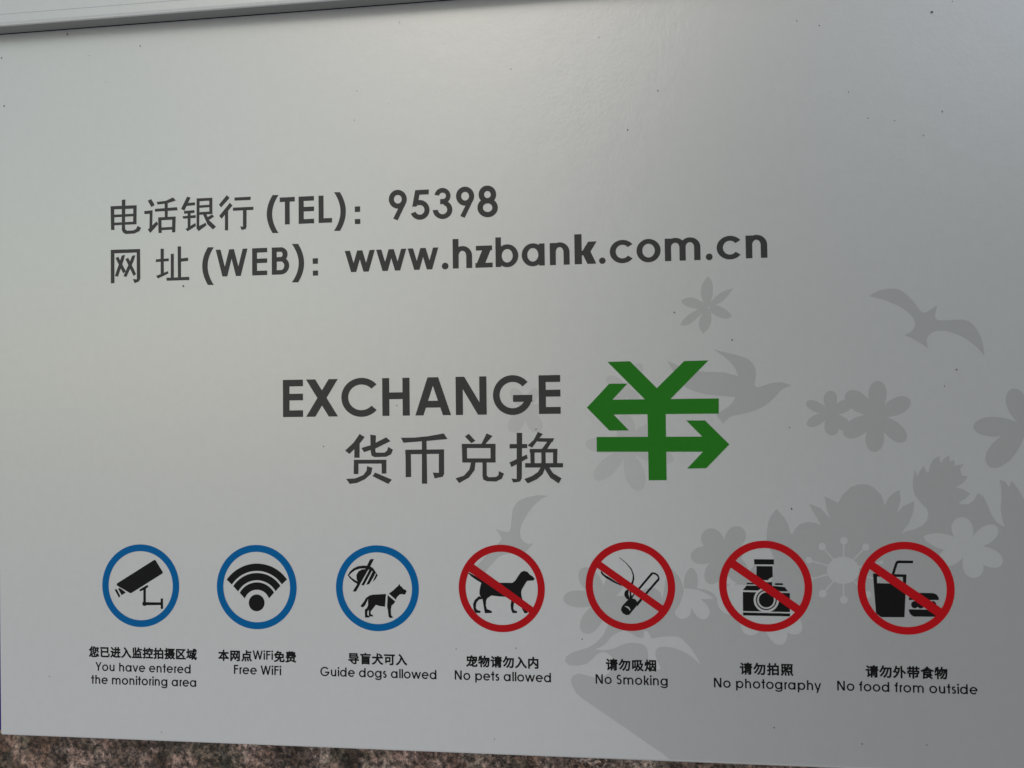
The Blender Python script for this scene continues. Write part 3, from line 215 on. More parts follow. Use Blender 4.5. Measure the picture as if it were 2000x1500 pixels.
'fd':[[1,0,[4893,2681,4752,2806,4562,2877,4390,2960,4233,3053,4094,3150,3971,3252,3866,3355,3778,3458,3709,3559,3658,3656,3625,3746,3610,3830,3612,3903,3630,3966,3665,4017,3713,4054,3775,4076,3848,4081,3931,4071,4023,4042,4122,3996,4225,3932,4332,3850,4440,3750,4547,3632,4652,3497,4752,3346,4844,3178,4924,2991,5056,2856]],[1,0,[4842,2810,4888,2991,4853,3196,4840,3389,4844,3571,4864,3739,4896,3893,4940,4032,4993,4153,5054,4257,5121,4342,5193,4408,5266,4455,5340,4482,5412,4489,5481,4478,5544,4448,5600,4399,5646,4334,5682,4253,5705,4157,5714,4048,5708,3927,5687,3796,5648,3656,5591,3510,5517,3360,5422,3207,5307,3054,5167,2904,5106,2727]],[1,0,[4989,2664,4817,2634,4656,2541,4496,2468,4339,2410,4187,2367,4042,2338,3907,2321,3781,2317,3668,2325,3569,2342,3484,2370,3415,2405,3363,2448,3328,2495,3312,2547,3313,2601,3334,2657,3372,2711,3429,2763,3503,2812,3594,2855,3700,2891,3822,2920,3957,2940,4105,2949,4263,2948,4430,2933,4605,2904,4786,2857,4960,2874]],[1,0,[5112,2761,5114,2617,5199,2469,5260,2326,5302,2189,5325,2059,5333,1938,5326,1826,5305,1724,5272,1635,5229,1558,5177,1495,5118,1446,5053,1412,4985,1392,4916,1388,4847,1399,4781,1425,4719,1466,4664,1521,4617,1589,4581,1670,4556,1762,4544,1865,4546,1978,4564,2099,4599,2226,4652,2359,4725,2495,4823,2632,4837,2776]],[1,0,[4947,2875,5144,2930,5321,3050,5499,3149,5674,3231,5844,3297,6007,3347,6160,3383,6302,3405,6431,3414,6546,3410,6645,3394,6726,3367,6789,3331,6833,3288,6856,3237,6860,3182,6842,3122,6804,3061,6745,3000,6666,2940,6567,2883,6449,2830,6314,2782,6161,2742,5994,2711,5812,2689,5619,2679,5415,2683,5201,2705,5002,2662]],[1,0,[5043,2853,5161,2762,5320,2724,5463,2673,5593,2613,5709,2546,5810,2474,5898,2399,5970,2322,6027,2244,6069,2168,6096,2095,6109,2026,6107,1963,6091,1908,6063,1860,6023,1823,5972,1797,5911,1783,5842,1782,5766,1795,5684,1822,5598,1864,5510,1921,5420,1993,5330,2081,5243,2183,5160,2301,5083,2434,5016,2584,4906,2684]],[1,0,[5243,2770,5235,2831,5215,2888,5182,2939,5138,2982,5087,3014,5030,3033,4970,3040,4910,3033,4853,3012,4803,2980,4761,2936,4730,2885,4711,2827,4705,2767,4713,2706,4734,2649,4767,2598,4810,2555,4862,2523,4919,2503,4979,2497,5039,2504,5095,2525,5146,2558,5188,2601,5219,2653,5238,2710]]],
'fe':[[1,0,[767,1024,694,1119,566,1177,456,1243,362,1315,281,1391,215,1469,164,1547,126,1625,101,1700,90,1772,91,1839,104,1900,127,1954,160,1999,201,2035,250,2060,305,2074,363,2076,425,2065,489,2042,552,2005,614,1956,673,1893,728,1816,777,1727,819,1626,852,1513,875,1387,883,1248,946,1146]],[1,0,[763,1139,817,1243,812,1379,824,1503,847,1615,879,1717,920,1806,968,1883,1020,1948,1077,2000,1136,2038,1197,2065,1256,2078,1314,2079,1369,2068,1419,2046,1463,2013,1499,1971,1527,1920,1544,1862,1551,1797,1546,1726,1529,1652,1499,1574,1455,1495,1397,1416,1325,1338,1238,1262,1136,1191,1015,1128,951,1030]],[1,0,[924,1038,867,948,851,830,825,722,790,624,750,536,705,458,656,391,604,334,551,289,498,254,445,231,395,219,348,218,305,227,268,246,237,274,214,310,199,355,193,406,197,462,211,524,235,589,271,657,318,726,376,795,445,864,526,930,618,992,724,1047,789,1132]],[1,0,[922,1121,974,1037,1065,976,1143,910,1211,842,1267,773,1314,705,1350,637,1376,572,1393,510,1400,453,1398,401,1389,355,1371,316,1347,285,1317,262,1282,249,1242,244,1200,250,1156,266,1110,292,1065,328,1021,375,979,431,941,498,906,573,877,658,855,750,840,851,836,960,791,1049]],[1,0,[852,1159,929,1169,1003,1224,1076,1265,1147,1295,1215,1316,1280,1327,1341,1330,1397,1325,1447,1313,1491,1294,1528,1270,1558,1241,1581,1209,1596,1174,1602,1137,1601,1099,1591,1062,1574,1027,1548,994,1514,965,1474,941,1426,922,1371,909,1311,904,1245,906,1174,917,1099,937,1021,968,941,1012,862,1011]]],
'ff':[[1,0,[5055,229,4971,179,4910,87,4845,8,4777,-59,4708,-115,4639,-160,4571,-194,4506,-217,4444,-231,4386,-235,4333,-230,4287,-216,4247,-195,4216,-167,4193,-134,4178,-95,4174,-53,4179,-9,4195,38,4221,84,4257,130,4304,173,4361,214,4427,250,4503,282,4588,307,4681,325,4783,334,4893,331,4981,372]],[1,0,[5086,342,5152,240,5260,165,5353,85,5435,2,5505,-82,5563,-166,5611,-247,5647,-326,5672,-400,5686,-469,5690,-531,5684,-586,5669,-632,5646,-669,5615,-695,5578,-711,5535,-715,5487,-708,5437,-688,5384,-655,5330,-611,5276,-554,5224,-485,5174,-405,5128,-314,5087,-212,5052,-100,5024,21,5008,152,4949,258]],[1,0,[4953,253,4903,315,4813,348,4736,388,4671,432,4615,481,4570,531,4535,582,4509,634,4493,685,4487,734,4489,781,4499,824,4516,862,4541,896,4571,923,4606,943,4644,956,4686,961,4730,957,4774,944,4819,922,4862,891,4902,851,4940,801,4973,742,5001,674,5023,597,5036,511,5039,415,5082,348]],[1,0,[4952,347,4995,416,4998,513,5011,600,5032,678,5060,747,5093,807,5130,858,5171,899,5214,931,5258,954,5302,967,5346,972,5388,967,5427,955,5462,935,5492,908,5516,875,5534,836,5545,793,5547,746,5540,697,5525,645,5500,593,5465,540,5420,489,5365,440,5299,393,5222,352,5133,317,5083,254]]],
'bc':[[1,2,[-474,6066,-217,6149,39,6190,126,6126,171,5914,220,5491,255,5259,354,5068,527,4899,784,4782,1083,4708,1403,4670,1741,4704,1507,4792,1292,4961,1034,5215,817,5532,620,5870,553,6123,561,6334,633,6502,801,6648,1120,6657,948,6816,797,6964,539,7114,93,6970,-161,6804,-212,6551,-284,6340]],[1,2,[-222,6508,542,6924,285,7032,-123,7120,-403,7270,-643,7526,-860,7761,-1056,7954,-1446,8043,-1312,7661,-984,7276,-765,7020,-439,6721]]],
'mass':[[1,0,[6453,15235,6154,14983,5685,14691,4959,14204,4228,13721,3493,13239,3049,12956,2754,12705,2597,12412,2555,12190,2652,12001,2879,11920,3140,11969,3512,12059,3923,12003,4187,11773,4285,11474,4234,11216,4088,11071,3865,11021,3640,11119,3450,11310,3222,11520,2808,11613,2470,11595,2330,11450,2363,11262,2591,11089,2931,10969,3270,10867,3610,10655,3876,10370,4030,10069,4107,9906,3964,9574,3913,9240,4123,8938,4462,8747,5055,8737,5465,8545,5652,8431,5984,8397,6219,8571,6339,9013,6808,9374,7034,9001,7153,8520,7228,8409,7664,8402,7990,8442,8312,8576,8523,8867,8698,9120,8730,8134,9015,8277,9378,8089,9597,7903,9966,7387,10120,6874,10433,6433,10450,6128,10494,5804,10594,5535,10838,5200,11117,5533,11278,5828,11354,6122,11414,6240,11523,6014,11736,5799,12050,5717,12359,5769,12538,5848,12365,5528,12216,5261,12093,4993,12528,5180,12890,5580,12760,5206,12694,4714,13203,4965,13365,4671,13681,4351,13939,4255,14170,4229,14348,4256,14549,4352,14846,4670,14962,5068,15097,4776,15305,4564,15535,4448,15549,4882,15411,5332,15644,5093,16053,4892,16016,5304,15827,5779,15541,6140,15768,6061,15997,6011,16319,5843,16506,5651,16563,5389,16519,5198,16320,4984,16101,4697,16029,4410,16019,4170,16066,3883,16117,3667,16208,3931,16286,3740,16429,3525,16548,3741,16598,3813,16679,3526,16799,3287,17029,3133,17071,3432,17207,3241,17392,3111,17408,3350,17579,3291,17595,3518,17923,3460,17782,3649,17832,3888,18055,3948,17879,4197,17605,4351,17894,4447,18125,4601,17952,4791,17677,4958,17833,5017,18058,5005,18241,4862,18406,4577,18603,4719,18749,5051,18893,5452,19063,5711,19346,5898,19266,5616,19211,5215,19253,4719,19250,4317,19201,4069,19400,4128,19537,4365,19644,4105,19856,4412,20065,4813,20380,5306,23530,-2000,23530,15235]],[1,0,[8983,6765,8857,6724,8831,6570,8790,6437,8738,6323,8677,6227,8610,6148,8538,6086,8462,6040,8384,6011,8307,5998,8231,6000,8158,6016,8090,6045,8029,6086,7976,6136,7932,6196,7900,6262,7879,6334,7872,6409,7879,6486,7900,6563,7938,6638,7991,6709,8060,6775,8146,6833,8247,6883,8365,6922,8500,6948,8654,6956,8709,7078]],[1,0,[9006,7028,9030,6900,9170,6851,9288,6790,9388,6722,9470,6648,9536,6571,9585,6492,9619,6412,9637,6333,9640,6257,9630,6185,9608,6118,9574,6057,9530,6005,9478,5962,9418,5930,9354,5909,9285,5901,9215,5905,9145,5924,9077,5957,9012,6004,8951,6066,8898,6143,8853,6234,8817,6340,8794,6459,8784,6593,8794,6742,8686,6815]],[1,0,[8822,6745,8684,6815,8530,6757,8382,6720,8240,6700,8107,6695,7984,6704,7871,6725,7770,6757,7682,6799,7607,6848,7547,6904,7501,6964,7471,7028,7457,7092,7458,7156,7474,7217,7505,7273,7550,7324,7609,7367,7682,7400,7766,7423,7861,7433,7966,7430,8079,7413,8199,7381,8325,7333,8455,7268,8587,7184,8719,7077,8869,7098]],[1,0,[8691,6833,8655,6989,8507,7079,8380,7178,8271,7282,8180,7387,8106,7494,8048,7599,8007,7701,7981,7798,7971,7889,7976,7972,7993,8046,8024,8109,8065,8160,8115,8198,8174,8222,8239,8231,8309,8225,8381,8202,8455,8164,8528,8109,8599,8038,8666,7951,8727,7848,8781,7731,8826,7599,8860,7453,8881,7294,8884,7121,9001,7011]],[1,0,[8665,7030,8779,7123,8761,7292,8764,7446,8784,7584,8817,7707,8862,7815,8916,7907,8979,7983,9047,8042,9120,8085,9196,8112,9272,8124,9348,8120,9419,8101,9486,8069,9546,8025,9597,7969,9637,7903,9665,7829,9680,7747,9680,7660,9665,7568,9633,7475,9583,7380,9515,7286,9429,7195,9324,7109,9197,7030,9047,6962,9027,6813]],[1,0,[8793,7099,8872,7071,8912,7172,8957,7251,9006,7310,9056,7353,9108,7380,9159,7392,9210,7391,9259,7376,9305,7350,9348,7314,9387,7270,9421,7218,9449,7160,9471,7099,9486,7036,9494,6973,9494,6912,9486,6854,9470,6801,9445,6755,9412,6717,9370,6689,9320,6673,9262,6668,9196,6678,9122,6703,9040,6745,8951,6809,8899,6745]],[1,0,[9134,6919,9125,6985,9103,7047,9067,7103,9021,7150,8965,7185,8904,7208,8840,7216,8776,7209,8715,7188,8661,7153,8616,7107,8583,7052,8563,6990,8557,6924,8566,6859,8588,6796,8624,6740,8671,6693,8726,6658,8788,6636,8852,6628,8916,6635,8976,6656,9030,6690,9075,6737,9108,6792,9128,6854]],[1,0,[3986,8786,3809,8806,3642,8719,3478,8653,3317,8605,3162,8573,3016,8556,2879,8552,2754,8561,2641,8582,2542,8614,2459,8654,2392,8702,2343,8756,2311,8814,2297,8874,2302,8935,2325,8996,2367,9053,2427,9106,2504,9153,2597,9191,2706,9221,2830,9240,2966,9248,3114,9242,3272,9222,3439,9188,3612,9135,3791,9061,3963,9096]],[1,0,[3828,8846,3762,9001,3595,9089,3451,9186,3326,9291,3219,9398,3131,9508,3061,9617,3009,9724,2975,9826,2957,9923,2956,10012,2971,10092,2999,10161,3040,10219,3092,10263,3154,10292,3224,10306,3300,10303,3381,10284,3464,10247,3547,10193,3629,10121,3707,10032,3781,9926,3848,9803,3906,9664,3953,9510,3987,9341,4002,9156,4120,9035]],[1,0,[4119,8835,3998,8721,3979,8534,3941,8366,3890,8213,3829,8076,3759,7957,3683,7854,3602,7769,3518,7702,3433,7653,3349,7621,3267,7607,3191,7610,3120,7629,3059,7663,3007,7712,2967,7773,2940,7845,2927,7927,2930,8018,2950,8115,2987,8216,3041,8321,3114,8426,3205,8531,3315,8633,3443,8729,3590,8818,3760,8895,3830,9046]],[1,0,[4117,9024,4156,8903,4293,8841,4409,8770,4507,8693,4588,8612,4651,8529,4699,8445,4731,8363,4748,8282,4751,8206,4741,8134,4718,8069,4683,8012,4640,7964,4587,7925,4528,7898,4464,7883,4397,7881,4328,7892,4259,7917,4192,7956,4128,8009,4069,8076,4017,8158,3974,8253,3940,8362,3918,8483,3910,8618,3921,8766,3831,8857]],[1,0,[3828,8982,3868,9033,3807,9112,3765,9184,3740,9249,3729,9308,3730,9360,3744,9405,3768,9442,3801,9472,3842,9494,3890,9509,3942,9517,3998,9517,4056,9510,4114,9497,4170,9478,4224,9453,4272,9423,4314,9389,4348,9351,4373,9310,4388,9267,4391,9222,4382,9176,4359,9130,4322,9085,4269,9042,4200,9001,4110,8965,4121,8899]],[1,1,[6695,7622,6981,7969,7127,8336,7131,8705,6808,9392,6438,9602,6303,9014,6389,8347,6508,7827]],[1,1,[7173,8409,7160,8151,7239,7818,7426,7576,7535,7612,7659,7776,7714,8070,7671,8439]],[1,1,[4235,8936,4228,8995,4207,9050,4176,9100,4134,9142,4084,9174,4028,9194,3970,9202,3912,9196,3857,9178,3808,9147,3767,9107,3737,9058,3718,9003,3713,8945,3720,8887,3741,8831,3773,8781,3815,8739,3865,8707,3920,8687,3979,8680,4037,8685,4092,8704,4140,8734,4181,8775,4211,8824,4230,8878]],[0,2,[7191,8417,7446,8424,7735,8475,8130,8653,8326,8804,7801,8827,7979,8986,8120,9167,8152,9349,8058,9560,7857,9630,7642,9506,7431,9179,7389,9437,7241,9576,7022,9628,6860,9539,6764,9375,6998,9002,7121,8631]],[0,2,[5516,10433,5540,10137,5665,10153,5836,10444,6131,10383,6644,10335,6971,10383,7221,10616,7469,10904,7766,11445,7393,11125,6961,10879,6489,10761,6123,10788,5980,10976,6040,11306,6180,11634,5923,11714,5668,11574,5679,10983,5573,10746,5207,10632,4762,10672,4277,10887,3903,10952,3568,10934,3944,10728,4248,10387,4623,10174,4845,10170,5065,10276,5284,10401]],[0,0,[10437,8623,10434,8425,10524,8230,10592,8038,10641,7853,10674,7676,10692,7510,10696,7356,10686,7215,10665,7090,10633,6982,10591,6891,10542,6820,10487,6768,10428,6736,10366,6726,10303,6735,10241,6766,10182,6817,10127,6888,10079,6978,10039,7086,10008,7212,9988,7352,9980,7507,9985,7674,10005,7851,10041,8037,10095,8229,10171,8425,10153,8623]],[0,0,[10262,8387,10073,8439,9865,8336,9666,8269,9477,8231,9299,8218,9135,8228,8986,8260,8853,8309,8738,8375,8642,8455,8565,8546,8508,8645,8472,8750,8456,8857,8461,8963,8486,9066,8531,9162,8595,9248,8676,9321,8774,9379,8888,9420,9015,9441,9155,9440,9304,9416,9463,9366,9627,9290,9796,9186,9966,9051,10135,8878,10328,8860]],[0,0,[10127,8549,10065,8720,9894,8840,9750,8968,9630,9100,9532,9234,9456,9367,9401,9497,9365,9622,9349,9739,9351,9848,9370,9946,9405,10032,9453,10104,9513,10161,9583,10202,9661,10225,9744,10231,9831,10217,9918,10184,10005,10132,10088,10061,10166,9970,10236,9861,10296,9734,10345,9590,10380,9429,10399,9253,10400,9062,10376,8856,10462,8697]],[0,0,[10139,8681,10217,8881,10192,9118,10189,9340,10204,9548,10235,9741,10278,9917,10331,10074,10394,10212,10464,10330,10539,10426,10618,10500,10698,10551,10777,10580,10853,10587,10925,10572,10989,10535,11045,10478,11090,10402,11122,10308,11141,10198,11145,10072,11132,9933,11101,9784,11053,9624,10985,9458,10898,9288,10790,9114,10661,8942,10505,8774,10450,8565]],[0,0,[10174,8741,10324,8886,10394,9106,10479,9304,10575,9483,10678,9641,10787,9778,10898,9895,11010,9991,11121,10065,11228,10119,11329,10151,11423,10163,11508,10155,11581,10129,11641,10086,11686,10026,11715,9953,11727,9866,11720,9769,11695,9663,11649,9551,11583,9433,11496,9313,11389,9193,11261,9074,11114,8959,10946,8850,10759,8752,10548,8668,10416,8506]],[1,0,[8666,7032,8783,7128,8770,7302,8777,7459,8800,7602,8836,7729,8884,7840,8942,7935,9007,8013,9077,8074,9152,8119,9229,8148,9307,8160,9383,8156,9455,8138,9521,8105,9580,8060,9630,8003,9669,7936,9696,7859,9709,7776,9707,7686,9689,7592,9654,7495,9602,7398,9531,7301,9442,7207,9333,7118,9204,7035,9050,6964,9026,6812]],[0,0,[13932,7605,13914,7723,13866,7836,13791,7938,13693,8024,13577,8089,13448,8130,13312,8145,13177,8134,13050,8096,12936,8034,12841,7951,12771,7850,12729,7738,12716,7619,12734,7500,12782,7386,12858,7284,12956,7198,13073,7133,13203,7092,13339,7078,13474,7090,13601,7128,13714,7190,13808,7274,13878,7374,13920,7486]],[0,0,[13353,7612,13412,6456,13357,6455,13298,7611]],[0,0,[13528,6455,13516,6512,13484,6561,13436,6593,13381,6605,13326,6594,13280,6562,13250,6514,13240,6457,13253,6400,13285,6351,13333,6318,13388,6306,13443,6317,13489,6350,13519,6398]],[0,0,[13347,7592,12573,6672,12531,6711,13304,7631]],[0,0,[12692,6690,12680,6746,12649,6793,12602,6825,12549,6836,12495,6826,12450,6795,12421,6748,12412,6693,12424,6637,12455,6590,12502,6558,12556,6546,12609,6557,12654,6588,12683,6635]],[0,0,[13345,7632,14219,6715,14180,6675,13306,7592]],[0,0,[14338,6694,14326,6749,14295,6796,14249,6827,14196,6839,14143,6828,14099,6798,14070,6751,14061,6696,14073,6641,14104,6594,14150,6562,14203,6551,14256,6561,14300,6592,14329,6639]],[0,0,[13334,7584,12045,7200,12028,7256,13317,7639]],[0,0,[12165,7227,12154,7278,12125,7321,12083,7350,12033,7361,11984,7351,11943,7323,11916,7280,11907,7229,11918,7178,11947,7135,11990,7106,12039,7095,12088,7105,12130,7133,12156,7176]],[0,0,[13305,7593,12510,8518,12551,8555,13346,7630]],[0,0,[12682,8534,12669,8594,12635,8646,12585,8680,12527,8693,12469,8682,12421,8649,12389,8599,12379,8539,12392,8479,12426,8428,12476,8393,12535,8380,12592,8391,12641,8424,12672,8475]],[0,0,[13298,7613,13299,8766,13355,8763,13353,7611]],[0,0,[13477,8762,13464,8822,13431,8873,13381,8908,13323,8920,13266,8910,13218,8877,13186,8826,13176,8767,13189,8707,13223,8656,13273,8621,13331,8608,13388,8619,13436,8652,13467,8703]],[0,0,[13330,7640,14776,7312,14766,7256,13320,7584]],[0,0,[14840,7283,14834,7311,14818,7334,14796,7350,14769,7356,14743,7350,14721,7335,14707,7312,14702,7285,14708,7257,14724,7234,14746,7218,14773,7212,14799,7217,14821,7233,14835,7256]],[0,0,[13319,7584,12070,7949,12084,8004,13332,7639]],[0,0,[12194,7975,12184,8021,12158,8061,12119,8087,12074,8097,12029,8089,11992,8063,11968,8024,11960,7978,11970,7932,11996,7892,12035,7866,12080,7856,12124,7864,12162,7890,12186,7929]],[0,0,[13318,7640,14551,7960,14567,7904,13333,7584]],[0,0,[14674,7931,14664,7976,14638,8016,14600,8042,14556,8052,14512,8043,14476,8018,14452,7979,14444,7934,14454,7888,14480,7849,14518,7822,14562,7812,14606,7821,14642,7846,14666,7885]],[0,0,[13305,7632,14201,8567,14241,8526,13346,7591]],[0,0,[14359,8545,14347,8600,14316,8647,14271,8678,14218,8690,14165,8680,14121,8650,14092,8604,14083,8549,14095,8494,14126,8447,14172,8415,14225,8403,14278,8413,14321,8444,14350,8490]],[0,0,[18179,6615,18097,6513,18151,6364,18183,6227,18196,6099,18194,5983,18178,5878,18150,5786,18111,5706,18063,5640,18006,5588,17944,5550,17878,5525,17809,5515,17740,5518,17672,5535,17608,5564,17549,5604,17497,5656,17455,5718,17423,5789,17403,5868,17397,5953,17405,6043,17429,6137,17469,6234,17527,6331,17603,6428,17699,6521,17820,6609,17805,6746]],[0,0,[18077,6814,18168,6697,18319,6678,18457,6644,18582,6599,18695,6545,18795,6485,18881,6419,18954,6350,19012,6279,19056,6207,19086,6136,19102,6068,19104,6004,19093,5945,19069,5894,19033,5851,18987,5818,18931,5797,18866,5787,18794,5791,18715,5808,18632,5840,18545,5887,18457,5950,18367,6027,18279,6121,18194,6230,18114,6355,18042,6499,17907,6547]],[0,0,[17918,6838,18065,6861,18157,6997,18255,7112,18356,7208,18459,7288,18561,7351,18661,7399,18757,7430,18848,7447,18933,7450,19009,7439,19076,7417,19132,7383,19177,7339,19210,7288,19229,7230,19235,7167,19226,7100,19202,7032,19163,6964,19109,6898,19040,6835,18956,6777,18858,6725,18746,6682,18622,6649,18485,6626,18336,6618,18175,6628,18067,6524]],[0,0,[17810,6732,17884,6839,17825,6983,17788,7118,17769,7243,17766,7358,17776,7463,17799,7557,17833,7638,17876,7706,17928,7762,17985,7804,18047,7832,18112,7847,18178,7848,18243,7836,18306,7812,18363,7775,18415,7727,18458,7669,18491,7601,18514,7525,18524,7442,18521,7352,18502,7258,18469,7160,18419,7060,18351,6959,18264,6859,18153,6764,18174,6630]],[0,0,[17924,6531,17829,6630,17686,6620,17554,6627,17432,6647,17322,6679,17222,6720,17135,6769,17061,6824,17000,6885,16952,6948,16918,7013,16897,7079,16890,7143,16896,7203,16914,7259,16944,7309,16985,7350,17036,7383,17097,7404,17165,7414,17241,7412,17322,7395,17407,7365,17496,7320,17586,7259,17676,7183,17765,7091,17851,6981,17930,6852,18060,6830]],[0,0,[18029,6534,17860,6491,17711,6379,17558,6295,17405,6232,17255,6188,17111,6159,16974,6144,16846,6141,16730,6149,16627,6164,16539,6186,16467,6212,16413,6239,16378,6265,16364,6283,16368,6306,16386,6345,16421,6394,16472,6450,16540,6510,16623,6571,16722,6631,16837,6687,16965,6737,17106,6778,17260,6807,17425,6822,17600,6818,17785,6787,17955,6828]],[0,0,[18311,6678,18301,6753,18275,6824,18235,6888,18183,6942,18122,6983,18053,7008,17982,7018,17912,7010,17845,6985,17785,6946,17736,6893,17700,6829,17678,6758,17673,6683,17683,6608,17708,6536,17748,6472,17801,6418,17862,6378,17931,6352,18002,6343,18073,6351,18139,6376,18198,6416,18247,6468,18283,6532,18305,6603]]],
}
